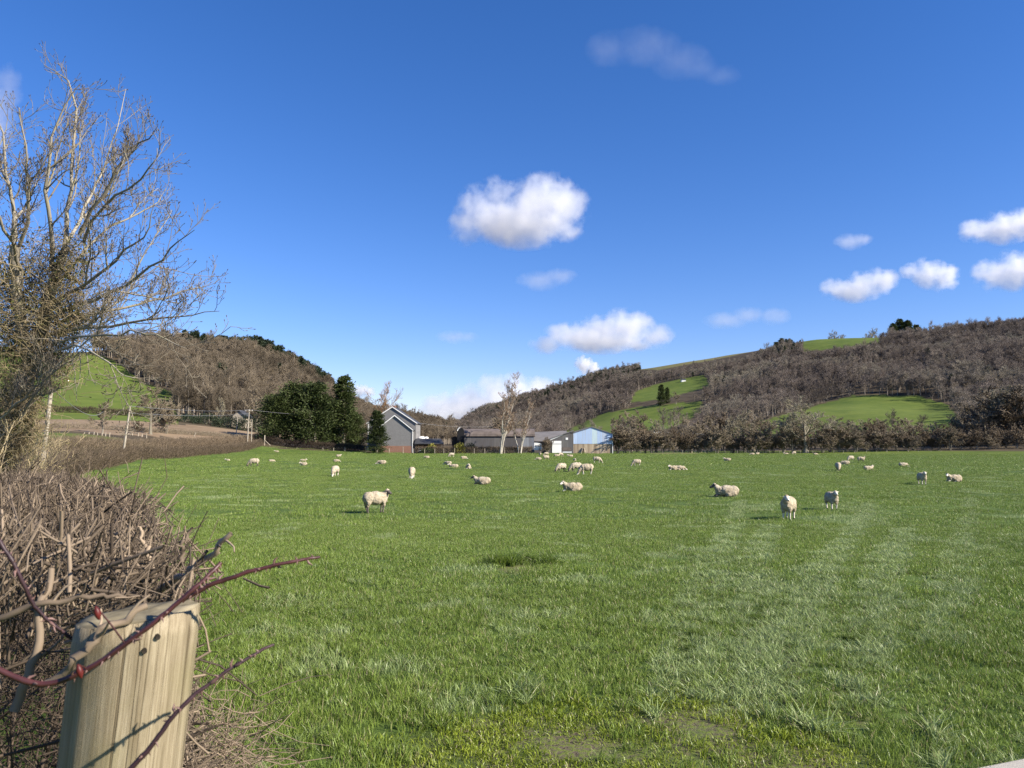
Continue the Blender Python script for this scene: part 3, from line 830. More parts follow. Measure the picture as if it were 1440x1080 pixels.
def near_hedge():
    rng = np.random.default_rng(3)
    root = empty('hedge', at(60, 3), 'clipped leafless thorn hedge of cut twig ends beside the round timber post', 'hedge')
    inv = -np.array(root.location)
    tw, inn = MB(), MB(); stem = inn
    hgt = lambda y: np.interp(y, [0.8, 2, 6, 14, 30], [1.53, 1.47, 1.33, 1.32, 1.4])
    # upright stems
    y = rng.uniform(1.25, 26, 260) ; a = rng.uniform(0.2, 1.25, 260); d, o = edge_frame(y)
    b = np.stack([left_edge_x(y) + o[:, 0] * a, y + o[:, 1] * a], 1); b = np.c_[b, ground(b[:, 0], b[:, 1]) - 0.05]
    P1, R1 = twigs(b + inv, np.c_[rng.normal(size=(260, 2)) * 0.16, np.ones(260)], 0.98, rng.uniform(0.007, 0.014, 260), rng, 5, 0.16, 0.5)
    stem.tubes(P1, R1, 6, rng.random(260))
    l2, r2 = grow(P1, R1, 8, 0.2, 1.0, 0.22, 45, 0.1, 0.3, 4, 0.5, 0.5, rng)
    stem.tubes(l2, r2, 5, rng.random(len(l2)))
    # clipped shell: short thick cut ends and fine twigs
    def shell(mb, n, y0, y1, L0, L1, r0, r1, back, jit, k=4, Mp=3, pw=1.0, tp=0.6):
        p, dr = hedge_shell(rng, n, y0, y1, 1.45, hgt, pw)
        dr = unit(dr) + rng.normal(size=(n, 3)) * 0.62
        dr[:, 2] += 0.15
        L = rng.uniform(L0, L1, n)
        d0, o0 = edge_frame(p[:, 1]); p = p - unit(dr) * (rng.random(n) ** 2 * 0.13)[:, None]
        st = p - unit(dr) * (L * back)[:, None]
        P_, R_ = twigs(st + inv, dr, L, rng.uniform(r0, r1, n), rng, Mp, jit, tp)
        mb.tubes(P_, R_, k, rng.random(n) ** 1.7)
    shell(tw, 3800, 1.2, 4.5, 0.05, 0.16, 0.0014, 0.0036, 0.6, 0.07, 6, 4, 1.0, 0.85)
    shell(tw, 14000, 1.2, 6, 0.03, 0.13, 0.0007, 0.0018, 0.6, 0.12, 4, 4, 1.2, 0.6)
    shell(tw, 900, 1.2, 8, 0.14, 0.30, 0.0010, 0.0024, 0.5, 0.08, 5, 5, 1.1, 0.5)
    shell(tw, 22000, 3.5, 14, 0.05, 0.17, 0.0011, 0.0030, 0.6, 0.12, 3, 3, 1.0)
    shell(tw, 16000, 11, 32, 0.08, 0.26, 0.0025, 0.006, 0.6, 0.15, 3, 3, 1.0)
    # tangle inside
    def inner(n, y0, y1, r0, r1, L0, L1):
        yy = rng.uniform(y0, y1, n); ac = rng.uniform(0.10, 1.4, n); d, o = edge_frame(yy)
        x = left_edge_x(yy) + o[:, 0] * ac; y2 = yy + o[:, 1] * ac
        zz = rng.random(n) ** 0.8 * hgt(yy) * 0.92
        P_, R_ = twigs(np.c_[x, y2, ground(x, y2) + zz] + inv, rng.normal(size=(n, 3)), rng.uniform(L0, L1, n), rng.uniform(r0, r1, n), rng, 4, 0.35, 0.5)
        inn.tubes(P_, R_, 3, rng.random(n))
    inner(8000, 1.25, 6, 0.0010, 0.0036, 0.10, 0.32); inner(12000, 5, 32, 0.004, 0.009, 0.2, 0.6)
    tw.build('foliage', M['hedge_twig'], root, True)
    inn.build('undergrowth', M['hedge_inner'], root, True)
near_hedge()

def strip_hedge(name, pts, width, height, label, n, mt, seed, twig=(0.010, 0.03), L=(0.3, 1.15), rag=0.24, cat='hedge', group=None):
    """a clipped hedge along ground points (x, y): thousands of twigs through its volume"""
    rng = np.random.default_rng(seed)
    pts = np.array(pts, float); seg = np.linalg.norm(np.diff(pts, axis=0), axis=1); cum = np.r_[0, np.cumsum(seg)]
    s = rng.uniform(0, cum[-1], n)
    x = np.interp(s, cum, pts[:, 0]); y = np.interp(s, cum, pts[:, 1])
    k = np.clip(np.searchsorted(cum, s) - 1, 0, len(seg) - 1)
    d = (pts[k + 1] - pts[k]) / seg[k][:, None]; o = np.stack([-d[:, 1], d[:, 0]], 1)
    ac = (rng.random(n) - 0.5) * width
    hh = (height if np.isscalar(height) else np.interp(s, cum, height)) * (1 + rag * np.array([mnoise.noise((q * 0.35, seed, 0)) + 0.6 * mnoise.noise((q * 1.1, seed, 4)) for q in s]))
    zz = rng.random(n) ** 0.7 * hh
    rnd_ = np.sqrt(np.clip(1 - (zz / hh) ** 4, 0.15, 1)); ac *= rnd_
    x = x + o[:, 0] * ac; y = y + o[:, 1] * ac
    org = np.array((pts[0][0], pts[0][1], float(ground(*pts[0])))); inv = -org
    dr = np.c_[rng.normal(size=(n, 2)) * 0.8, np.abs(rng.normal(size=n)) + 0.3]
    LL = rng.uniform(L[0], L[1], n)
    st = np.c_[x, y, ground(x, y) + np.maximum(zz - LL * 0.5, 0)]
    P_, R_ = twigs(st + inv, dr, LL, rng.uniform(twig[0], twig[1], n), rng, 3, 0.3, 0.5)
    mb = MB().tubes(P_, R_, 3, rng.random(n))
    ns = max(6, int(cum[-1] / 1.2)); ss = np.linspace(0, cum[-1], ns) + rng.normal(size=ns) * 0.2
    sx = np.interp(ss, cum, pts[:, 0]); sy = np.interp(ss, cum, pts[:, 1])
    P_, R_ = twigs(np.c_[sx, sy, ground(sx, sy) - 0.1] + inv, np.c_[rng.normal(size=(ns, 2)) * 0.2, np.ones(ns)], np.mean(hh) * 0.85, 0.05, rng, 4, 0.15, 0.5)
    o = mb.tubes(P_, R_, 5, rng.random(ns)).build(name, mt, None, True); o.location = org
    return tag(o, label, cat, group)
hb = np.array([(left_edge_x(y) - 0.75, y) for y in np.linspace(31, 198, 40)])
strip_hedge('hedge', hb, 1.6, np.interp(hb[:, 1], [31, 60, 110, 200], [1.45, 1.6, 1.55, 1.5]), 'low brown clipped hedge curving away along the left side of the pasture', 30000, M['far_hedge_twig'], 21)
strip_hedge('hedge', [at(x, Y)[:2] for x, Y in ((60, 76), (150, 103), (240, 142), (330, 188), (372, 214))], 2.0, 1.5, 'brown roadside hedge on the far side of the lane behind the curving hedge', 15000, M['far_hedge_twig'], 22, (0.012, 0.03), (0.3, 1.0))
strip_hedge('hedge', [at(x, Y)[:2] for x, Y in ((-20, 146), (90, 146), (200, 160), (300, 190), (385, 217))], 1.5, 1.0, 'thin dark hedge along the near edge of the ploughed field', 7000, M['bare_twig'], 23, (0.012, 0.028), (0.3, 0.8), 0.3)
strip_hedge('hedge', [at(x, 236)[:2] for x in (-20, 75, 130, 190, 250)], 2.0, 2.0, 'dark hedge between the ploughed field and the green hill field', 7000, M['hedge_inner'], 24, (0.02, 0.04), (0.4, 1.1), 0.2)
strip_hedge('hedge', [at(x, 203)[:2] for x in (376, 420, 470, 515)], 1.6, 1.9, 'dark hedge under the big conifers at the end of the pasture', 9000, M['hedge_inner'], 25, (0.012, 0.03), (0.3, 0.9), 0.15)
strip_hedge('hedge', [at(x, 204)[:2] for x in (586, 630, 690, 748)], 1.6, 1.9, 'clipped reddish brown hedge in front of the round roofed barn', 10000, M['far_hedge_twig'], 26, (0.012, 0.03), (0.3, 0.9), 0.06)

#%%POST
def wood_fn(pale):
    def fn(g):
        o = g.obj()
        grain = g.noise(5, 6, 0.65, g.mapping(o, (9, 9, 0.55)), 0.6)
        fine = g.noise(60, 5, 0.75, g.mapping(o, (9, 9, 0.16)))
        blot = g.noise(5.5, 4, 0.6, o)
        c = g.ramp(grain, [(0.28, (0.12, 0.094, 0.056)), (0.44, (0.26, 0.213, 0.138)), (0.60, (0.35, 0.293, 0.197)), (0.78, (0.21, 0.165, 0.10))])
        c = g.mix(g.ramp(fine, [(0.44, (0, 0, 0)), (0.58, (0.65,) * 3)]), c, (0.15, 0.115, 0.065))
        c = g.mix(g.ramp(blot, [(0.48, (0, 0, 0)), (0.68, (0.55,) * 3)]), c, (0.19, 0.165, 0.08))
        crack = g.noise(3.0, 2, 0.5, g.mapping(o, (12, 12, 0.18)))
        ck = g.ramp(g.math('ABSOLUTE', g.math('SUBTRACT', crack, 0.5)), [(0.0, (0.75,) * 3), (0.010, (0, 0, 0))])
        c = g.mix(ck, c, (0.06, 0.04, 0.02))
        if pale: c = g.mix(0.6, c, (0.62, 0.58, 0.5))
        h = g.math('SUBTRACT', g.math('MULTIPLY', fine, 0.5), ck)
        return pbsdf(g, c, 0.75, 0.25, g.bump(h, 0.5, 0.004))
    return fn
M['post'] = mat('round_timber', wood_fn(False)); M['rail'] = mat('weathered_rail', wood_fn(True))
simple('nail_hole', (0.02, 0.015, 0.01)); simple('end_grain', (0.20, 0.17, 0.11), 0.9, 0.1, 0.5, 30)
simple('cane_red', (0.050, 0.016, 0.015), 0.4, 0.5, 0.5, 25); simple('cane_dark', (0.032, 0.014, 0.017), 0.5, 0.4, 0.4, 25)
simple('hip_red', (0.085, 0.012, 0.010), 0.45, 0.3, 0.4, 60); simple('thorn', (0.16, 0.09, 0.075), 0.5, 0.4)
simple('bud', (0.38, 0.30, 0.18), 0.7)

def post():
    Yp = 1.07
    top = P(196, 862, Yp); bot = P(170, 1085, Yp + 0.02)
    ax = unit(top - bot); base = bot - ax * ((bot[2] - (ground(bot[0], bot[1]) - 0.25)) / ax[2])
    L = np.linalg.norm(top - base)
    rpost = 0.0775
    n, m = 72, 60
    th = np.arange(n) * 2 * np.pi / n
    V = []
    for j in range(m + 1):
        t = j / m
        z = t * L
        rr_ = rpost * (1.035 - 0.03 * t) * (1 + 0.012 * np.sin(th * 2 + 1) + 0.006 * np.sin(th * 5 + t * 3))
        # shallow drying grooves
        rr_ = rr_ - 0.0016 * np.clip(np.sin(th * 11 + 0.4 * np.sin(t * 5)), 0.55, 1) ** 4
        edge = np.clip((z - (L - 0.012)) / 0.012, 0, 1); rr_ = rr_ * (1 - 0.035 * edge ** 2)
        zz = z + (-0.017 * np.sin(th) + 0.005 * np.cos(th) + 0.0015 * np.sin(th * 7)) * (t ** 8)
        V.append(np.stack([rr_ * np.cos(th), rr_ * np.sin(th), zz], 1))
    for f in (0.75, 0.4): V.append(np.stack([V[m][:, 0] * f, V[m][:, 1] * f, L + (V[m][:, 2] - L) * f + 0.0015 * np.sin(th * 5)], 1))
    V = np.concatenate(V + [np.array([[0, 0, L + 0.001]])])
    q = [(j * n + i, j * n + (i + 1) % n, (j + 1) * n + (i + 1) % n, (j + 1) * n + i) for j in range(m + 2) for i in range(n)]
    t_ = [((m + 2) * n + i, (m + 2) * n + (i + 1) % n, len(V) - 1) for i in range(n)]
    mi = [1 if k >= m * n else 0 for k in range(len(q))] + [1] * n
    me = np_mesh('timber_post', V, q, t_, None, True, mi)
    root = empty('timber_post', base, 'thick round pale timber post with two dark nail holes beside the thorn hedge', 'post')
    root.rotation_euler = Vector(ax).to_track_quat('Z', 'Y').to_euler()
    link('timber', me, root, [M['post'], M['end_grain']])
    # nail holes face the camera
    for px, py in ((228, 902), (204, 918)):
        w = P(px, py, Yp - 0.07); loc = root.rotation_euler.to_matrix().inverted() @ (Vector(w) - Vector(base))
        a = math.atan2(loc.y, loc.x); mb = MB()
        k = 12; c = np.array([math.cos(a), math.sin(a), 0]); s = np.array([-math.sin(a), math.cos(a), 0])
        ring = [c * (rpost + 0.0035) + s * 0.0032 * math.cos(u) + np.array([0, 0, loc.z + 0.0036 * math.sin(u)]) for u in np.arange(k) * 2 * math.pi / k]
        back = [p - c * 0.012 for p in ring]
        mb.add(ring + back + [c * (rpost + 0.003) + np.array([0, 0, loc.z])], [(i, (i + 1) % k, k + (i + 1) % k, k + i) for i in range(k)], [(2 * k, i, (i + 1) % k) for i in range(k)])
        mb.build('nail_hole', M['nail_hole'], root)
    return root
post()

def gate():
    a = P(240, 1110, 1.10); a = np.array([-0.42, 1.10, 1.935]); 
    b = P(1440, 1082, 1.30); r = unit(b - a); Lg = 3.2
    root = empty('field_gate', (a[0], a[1], float(ground(a[0], a[1]))), 'pale weathered field gate whose top rail cuts the lower right corner', 'gate')
    inv = np.array(root.location)
    e = a + r * Lg
    for i, dz in enumerate((0, 0.28, 0.50, 0.68, 0.84)):
        MB().bar(a - [0, 0, 0.045 + dz] - inv, e - [0, 0, 0.045 + dz] - inv, 0.06, 0.09).build('rail', M['rail'], root)
    for p in (a, e): MB().bar(p + [0, 0.032, 0.03] - inv - [0, 0, 0.1], p + [0, 0.032, -0.95] - inv, 0.075, 0.075).build('stile', M['rail'], root)
gate()

def cane(pix, r0, r1, mt, label, thorns, hips=(), seed=0):
    """bramble cane through photo points (px, py, Y)"""
    rng = np.random.default_rng(seed)
    C = np.array([P(*p) for p in pix]); n = 40
    t = np.linspace(0, len(C) - 1, n)
    S = np.stack([np.interp(t, range(len(C)), C[:, i]) for i in range(3)], 1)
    for _ in range(8): S[1:-1] = (S[:-2] + 2 * S[1:-1] + S[2:]) / 4
    S += np.cumsum(rng.normal(size=S.shape), 0) * 0.0004
    root = empty('briar_stem', S[0], label, 'briar', None); inv = -np.array(S[0])
    rr_ = np.linspace(r0, r1, n) * (1 + 0.12 * (np.arange(n) % 6 == 0))
    body = MB().tubes(S + inv, rr_, 8); nb0 = 39 * 8
    tan = unit(np.gradient(S, axis=0))
    mb = body
    for k in range(thorns):
        i = rng.integers(1, n - 1); d = unit(np.cross(tan[i], rng.normal(size=3))); p = S[i] + d * rr_[i] * 0.7
        L = rng.uniform(0.0035, 0.0065)
        q = np.stack([p, p + d * L * 0.5 - tan[i] * L * 0.15, p + d * L - tan[i] * L * 0.45])
        mb.tubes(q + inv, np.array([0.0016, 0.0008, 0.00015]), 5)
    for k in range(6):
        i = rng.integers(3, n - 1); d = unit(np.cross(tan[i], rng.normal(size=3)) + tan[i] * 0.6); p = S[i]
        q = np.stack([p, p + d * 0.006, p + d * 0.010 + tan[i] * 0.004]); mb.tubes(q + inv, np.array([0.0014, 0.0019, 0.0004]), 6)
    me = body.mesh('stem', True); mi = np.ones(len(me.polygons), np.int32); mi[:nb0] = 0; me.polygons.foreach_set('material_index', mi)
    link('stem', me, root, [mt, M['thorn']])
    for (px, py, Y) in hips:
        p = P(px, py, Y); j = np.argmin(np.linalg.norm(S - p, axis=1))
        u = np.linspace(0, 1, 9); ax = unit(np.array([0.25, 0.1, -1.0]))
        prof = 0.0038 * np.sin(np.pi * np.clip(u, 0.02, 0.98)) ** 0.6
        h = MB().tubes((p + ax * (u - 0.5)[:, None] * 0.017) + inv, prof, 12).build('rose_hip', M['hip_red'], root, True)
        q = np.stack([S[j], (S[j] + p) / 2 + [0, 0, 0.004], p - ax * 0.0085]); MB().tubes(q + inv, np.array([0.0012, 0.001, 0.001]), 5).build('hip_stalk', M['cane_red'], root, True)
cane([(-40, 925, 0.93), (60, 890, 0.93), (160, 842, 0.94), (230, 870, 0.95), (160, 915, 0.95)][:1] + [(60, 972, 0.94), (140, 935, 0.95), (225, 870, 0.96), (285, 815, 0.98), (310, 788, 1.0)], 0.0038, 0.0026, M['cane_red'],
     'thick red thorny briar stem crossing in front of the round timber post', 44, [(112, 944, 0.93), (137, 862, 0.93)], 1)
cane([(255, 845, 1.0), (300, 822, 1.01), (360, 806, 1.02), (410, 795, 1.03), (452, 786, 1.05)], 0.0034, 0.0018, M['cane_red'],
     'slender reddish briar tip reaching right above the post top over the grass', 16, (), 2)
cane([(165, 1100, 0.90), (210, 1050, 0.91), (250, 1000, 0.92), (300, 958, 0.94), (345, 928, 0.96), (386, 905, 0.98)], 0.0032, 0.0018, M['cane_dark'],
     'dark purple briar stem slanting across the foot of the post to a pale tip', 26, (), 3)
cane([(-30, 720, 1.0), (20, 790, 1.0), (45, 850, 1.02), (110, 905, 1.06)], 0.0032, 0.002, M['cane_dark'], 'dark red briar stem dipping into the hedge at the left edge', 18, (), 4)
def cut_branch(pix, r0, r1, label, seed, side=4):
    rng = np.random.default_rng(seed)
    C = np.array([P(*p) for p in pix]); n = 14; t = np.linspace(0, len(C) - 1, n)
    S = np.stack([np.interp(t, range(len(C)), C[:, i]) for i in range(3)], 1); S[1:-1] += rng.normal(size=(n - 2, 3)) * 0.003
    root = empty('hedge_branch', S[0], label, 'branch'); inv = -S[0]
    Rr = np.linspace(r0, r1, n)
    MB().tubes(S + inv, Rr, 7, [rng.random()]).build('stem', M['hedge_twig'], root, True)
    l, r = grow(S[None], Rr[None], side, 0.3, 1.0, 0.3, 45, 0.1, 0.2, 4, 0.5, 0.5, rng)
    [MB().tubes(l[i:i+1] + inv, r[i:i+1], 5, [rng.random()]).build('side_twig', M['hedge_twig'], root, True) for i in range(side)]
cut_branch([(225, 830, 1.35), (262, 806, 1.3), (300, 776, 1.27), (325, 750, 1.25)], 0.007, 0.004, 'forked grey cut branch sticking up over the grass behind the post top', 5)
cut_branch([(212, 800, 1.5), (205, 770, 1.5), (196, 740, 1.5)], 0.005, 0.003, 'pale upright cut twig standing at the right shoulder of the hedge', 6, 2)
cut_branch([(255, 790, 1.4), (258, 765, 1.4), (270, 742, 1.4)], 0.005, 0.0025, 'split twig with a pale torn end between the post top and the grass', 7, 3)
cut_branch([(165, 748, 2.0), (200, 742, 2.0), (236, 738, 2.0)], 0.005, 0.002, 'thin dark twig lying level across the shoulder of the hedge', 8, 3)
cut_branch([(66, 962, 0.99), (113, 926, 0.98), (150, 884, 0.985), (206, 852, 1.01)], 0.0062, 0.0045, 'lichen grey branch lying across the left shoulder of the post', 9, 3)
cut_branch([(0, 870, 1.1), (60, 845, 1.1), (125, 838, 1.12), (178, 842, 1.14)], 0.005, 0.003, 'pale level branch running from the left edge to the back of the post top', 10, 4)
cut_branch([(20, 1000, 1.1), (48, 930, 1.1), (60, 860, 1.12), (72, 800, 1.15)], 0.007, 0.0045, 'upright grey hedge stem left of the post', 11, 5)
cut_branch([(150, 820, 1.25), (172, 790, 1.25), (178, 765, 1.26)], 0.005, 0.0035, 'short upright cut twig above the left half of the post top', 12, 2)
def brush_pile():
    rng = np.random.default_rng(17); n = 5200
    c = P(300, 1010, 1.75); root = empty('brush_pile', (c[0], c[1], float(ground(c[0], c[1]))), 'heap of dead brown twigs at the hedge foot just right of the round post', 'twigs')
    t = rng.random(n); x = -0.70 - 0.45 * t + rng.normal(size=n) * 0.13; y = 1.25 + 1.6 * t + rng.normal(size=n) * 0.12
    top = 0.72 * np.exp(-((x + 0.95) / 0.34) ** 2)
    z = ground(x, y) + rng.random(n) ** 0.6 * np.maximum(top, 0.04)
    P_, R_ = twigs(np.c_[x, y, z] - np.array(root.location), rng.normal(size=(n, 3)) * [1, 1, 0.55], rng.uniform(0.06, 0.32, n), rng.uniform(0.0009, 0.0028, n), rng, 4, 0.32, 0.5)
    MB().tubes(P_, R_, 3, rng.random(n) * 0.7).build('undergrowth', M['hedge_twig'], root, True)
brush_pile()

#%%ASH
def ash_tree():
    rng = np.random.default_rng(5)
    Y0 = 21.0
    base = P(8, 668, Y0); base[2] = ground(base[0], base[1]) - 0.2
    root = empty('ash_tree', base, 'big leafless ash tree with ivy on its trunk rising from the hedge at left', 'tree'); inv = -base
    mt, mc = MB(), MB()
    def limb(pix, r0, r1, n=9, wig=0.05):
        C = np.array([P(*p) for p in pix]); t = np.linspace(0, len(C) - 1, n)
        S = np.stack([np.interp(t, range(len(C)), C[:, i]) for i in range(3)], 1)
        S[1:-1] = (S[:-2] + 2 * S[1:-1] + S[2:]) / 4; S[1:] += rng.normal(size=(n - 1, 3)) * wig
        return S, np.linspace(r0, r1, n)
    Y = Y0
    T = [limb([(8, 672, Y), (22, 590, Y), (48, 500, Y), (72, 420, Y), (92, 345, Y)], 0.26, 0.10),
         limb([(40, 520, Y), (30, 430, Y - .6), (22, 340, Y - 1.2)], 0.16, 0.12),
         limb([(-20, 680, Y + .8), (-40, 560, Y + 1), (-50, 430, Y + 1)], 0.22, 0.12)]
    Lm = [([(92, 345, Y), (98, 290, Y + .4), (103, 225, Y + .8), (108, 160, Y + 1), (104, 112, Y + 1.2), (62, 92, Y + 1.6)], 0.10, 0.014),
          ([(72, 380, Y), (68, 310, Y - .8), (64, 260, Y - 1.2), (70, 200, Y - 1.4), (88, 150, Y - 1.6), (108, 118, Y - 1.8)], 0.10, 0.012),
          ([(92, 345, Y), (118, 300, Y + .8), (140, 250, Y + 1.5), (160, 200, Y + 2), (178, 125, Y + 2.6)], 0.08, 0.012),
          ([(112, 330, Y), (150, 265, Y - .6), (190, 205, Y - 1.2), (226, 178, Y - 1.6)], 0.085, 0.012),
          ([(118, 340, Y), (130, 300, Y - 1), (170, 270, Y - 2), (215, 235, Y - 2.8), (222, 210, Y - 3)], 0.07, 0.012),
          ([(22, 340, Y - 1), (16, 270, Y - 1.2), (4, 200, Y - 1.4), (-12, 130, Y - 1.6)], 0.09, 0.014),
          ([(26, 350, Y - 1), (44, 280, Y - 1.8), (38, 215, Y - 2.3), (28, 150, Y - 2.6)], 0.08, 0.012),
          ([(30, 380, Y - 1), (0, 300, Y - 2.5), (-20, 240, Y - 3)], 0.08, 0.012),
          ([(80, 400, Y), (118, 350, Y + 1.2), (170, 310, Y + 2), (216, 292, Y + 2.6), (236, 262, Y + 3)], 0.075, 0.010),
          ([(78, 425, Y), (128, 395, Y - .8), (170, 360, Y - 1.6), (205, 330, Y - 2), (218, 285, Y - 2.4)], 0.08, 0.010),
          ([(84, 440, Y), (150, 415, Y - 1), (205, 385, Y - 1.8), (245, 345, Y - 2.4), (272, 325, Y - 2.8)], 0.08, 0.010),
          ([(76, 455, Y), (140, 440, Y + .6), (205, 425, Y + 1.2), (262, 412, Y + 1.6), (300, 398, Y + 2)], 0.08, 0.010),
          ([(70, 470, Y), (130, 462, Y - 1), (190, 452, Y - 1.8), (250, 448, Y - 2.2), (308, 436, Y - 2.6)], 0.085, 0.010),
          ([(66, 480, Y), (120, 470, Y - 2), (180, 468, Y - 3), (230, 470, Y - 3.4), (258, 492, Y - 3.6)], 0.06, 0.008),
          ([(58, 500, Y), (110, 482, Y - 2.4), (145, 505, Y - 3), (172, 528, Y - 3.2), (200, 531, Y - 3.3)], 0.05, 0.008),
          ([(14, 610, Y), (50, 555, Y - 1), (92, 510, Y - 1.5), (130, 478, Y - 1.8)], 0.06, 0.010),
          ([(0, 590, Y - 1), (30, 560, Y - 1.6), (60, 530, Y - 2), (95, 500, Y - 2.2)], 0.05, 0.010),
          ([(40, 480, Y), (10, 420, Y + 1), (-20, 380, Y + 1.6)], 0.08, 0.010),
          ([(-48, 450, Y + 1), (-30, 330, Y + 1.4), (-8, 240, Y + 1.8), (12, 160, Y + 2)], 0.09, 0.012)]
    for S, r in T: mt.tubes(S + inv, r, 10, [0.4])
    LS, LR = zip(*[limb(a, b, c, 12, 0.035) for a, b, c in Lm])
    LS, LR = np.array(LS), np.array(LR) * 0.66
    l1b, r1b = grow(LS, LR, 2, 0.12, 0.6, 0.36, 32, 0.06, 0.10, 12, 0.7, 0.3, rng)
    LS = np.concatenate([LS, l1b]); LR = np.concatenate([LR, np.maximum(r1b, 0.008)])
    mt.tubes(LS + inv, LR, 7, rng.random(len(LS)))
    l2, r2 = grow(LS, LR, 9, 0.12, 0.97, 0.27, 40, 0.10, 0.14, 6, 0.5, 0.35, rng)
    r2 = np.clip(r2, 0.007, 0.026)
    l3, r3 = grow(l2, r2, 5, 0.2, 1.0, 0.46, 42, 0.14, 0.14, 5, 0.55, 0.5, rng, 0.25); r3 = np.clip(r3, 0.0055, 0.016)
    l4, r4 = grow(l3, r3, 2, 0.3, 1.0, 0.5, 45, 0.2, 0.15, 4, 0.7, 0.7, rng, 0.12); r4 = np.clip(r4, 0.0045, 0.008)
    for l, r, k in ((l2, r2, 5), (l3, r3, 4), (l4, r4, 3)): mc.tubes(l + inv, r, k, rng.random(len(l)))
    # dark buds at the twig ends
    e = l4[:, -1]; d = unit(l4[:, -1] - l4[:, -2]); bb = np.stack([e, e + d * 0.03, e + d * 0.055], 1)
    mt.build('trunk', M['ash_bark'], root, True); mc.build('crown', M['ash_twig'], root, True)
    MB().tubes(bb + inv, np.tile(np.array([0.006, 0.010, 0.003]), (len(bb), 1)), 4, rng.random(len(bb))).build('buds', M['hedge_inner'], root, True)
    # ivy: leaves round trunk and lower limbs, and the thicket of dead stems in it
    n = 6500
    k = rng.integers(0, 11, n)
    cs = np.array([P(*c) for c in ((70, 420, Y), (40, 470, Y), (88, 370, Y), (20, 400, Y - .6), (60, 500, Y), (24, 560, Y), (95, 450, Y - .4), (10, 480, Y), (-30, 470, Y + 1), (12, 640, Y - .2), (22, 600, Y - .2))])
    sz = np.array([0.62, 0.7, 0.5, 0.62, 0.42, 0.32, 0.4, 0.7, 0.9, 0.22, 0.26])
    p = cs[k] + rng.normal(size=(n, 3)) * sz[k][:, None] * np.array([0.72, 0.72, 0.85])
    keep = np.array([mnoise.noise(tuple(q * 1.6)) for q in p]) > -0.08
    p = p[keep]; n = len(p)
    v, q = spray(p + inv, rng.normal(size=(n, 3)) + [0.3, -0.2, -0.3], 0.085, 0.07, rng)
    MB().add(v, q, None, np.repeat(rng.random(n), 4)).build('ivy', M['ivy_leaf'], root)
    n = 7500; k = rng.integers(0, 11, n)
    p = cs[k] + rng.normal(size=(n, 3)) * sz[k][:, None] * 0.95
    P_, R_ = twigs(p + inv, rng.normal(size=(n, 3)) + [0.15, 0, 0.35], rng.uniform(0.25, 0.9, n), rng.uniform(0.005, 0.011, n), rng, 4, 0.3, 0.5)
    MB().tubes(P_, R_, 3, rng.random(n)).build('undergrowth', M['tan_twig'], root, True)
ash_tree()

# scrub at the foot of the ash, along the hedge
def thicket(px, top_py, Y, wide, label, seed, mt='tan_twig', n=1500):
    rng = np.random.default_rng(seed)
    p = at(px, Y); H = P(px, top_py, Y)[2] - p[2]
    root = empty('scrub_bush', p, label, 'bush', 'tangled scrub under the ash tree')
    ns = 26; a = rng.uniform(0, 6.28, ns); rr_ = rng.random(ns) ** 0.5 * wide * 0.3
    b = np.stack([rr_ * np.cos(a), rr_ * np.sin(a), np.zeros(ns) - 0.1], 1)
    S, SR = twigs(b, np.c_[np.cos(a) * 0.35, np.sin(a) * 0.35, np.ones(ns)], H * 0.95 * rng.uniform(0.6, 1.05, ns), rng.uniform(0.012, 0.03, ns), rng, 7, 0.14, 0.4)
    l2, r2 = grow(S, SR, 9, 0.15, 1.0, 0.34, 38, 0.1, 0.25, 5, 0.6, 0.5, rng); r2 = np.maximum(r2, 0.007)
    l3, r3 = grow(l2, r2, 6, 0.15, 1.0, 0.6, 42, 0.08, 0.3, 4, 0.6, 0.5, rng); r3 = np.maximum(r3, 0.006)
    MB().tubes(S, SR, 5, rng.random(ns)).tubes(l2, r2, 4, rng.random(len(l2))).tubes(l3, r3, 3, rng.random(len(l3))).build('crown', M[mt], root, True)
thicket(12, 575, 23, 1.6, 'tan scrub thicket at the foot of the ash tree', 41)
thicket(-30, 560, 19, 2.4, 'tan scrub cut by the left edge of the view below the ash', 42)
thicket(98, 612, 56, 3.2, 'low brown scrub just right of the leaning pole by the hedge', 44, 'far_hedge_twig')
thicket(40, 592, 44, 2.6, 'brown scrub behind the leaning pole at the left', 45, 'bare_twig')

#%%MIDLEFT
for px, top, Y, ms, lab, w in ((147, 563, 136, ALDER, 'small bare dark tree with level boughs in front of the green hill', 1.25), (214, 546, 156, OAK_B, 'round bare brown tree on a short trunk right of the pole', 1.15),
                         (196, 592, 150, SCRUB, 'brown bush between the two bare roadside trees', 1.2), (236, 565, 168, SCRUB_B, 'bushy bare tree touching the round brown tree on its right', 1.0),
                         (268, 574, 245, ASHY, 'grey bare tree above the dark evergreen belt on the left', 1.0), (312, 560, 242, ASHY, 'thin pale bare tree rising behind the twin poles', 0.8),
                         (362, 548, 235, OAK_B, 'bare tree just left of the big dark conifers', 0.9)):
    put_tree('bare_tree', ms, px, 0, top, Y, lab, 'tree', None, w)
CON = [conifer_meshes(14, 11.0, 3, n=17000, shape=0.30, base=0.02), conifer_meshes(14, 9.6, 8, n=15000, shape=0.33, base=0.02), conifer_meshes(14, 5.4, 5, n=10000, shape=0.45, base=0.02)]
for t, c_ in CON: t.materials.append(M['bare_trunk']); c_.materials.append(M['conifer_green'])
def put_con(px, top, Y, k, lab, w=1.0, nm='conifer_tree'):
    p = at(px, Y); H = P(px, top, Y)[2] - p[2]; s = H / 13.9
    r = empty(nm, p, lab, 'conifer', None, R.uniform(0, 6.28), (s * w, s * w, s))
    link('trunk', CON[k][0], r); link('crown', CON[k][1], r)
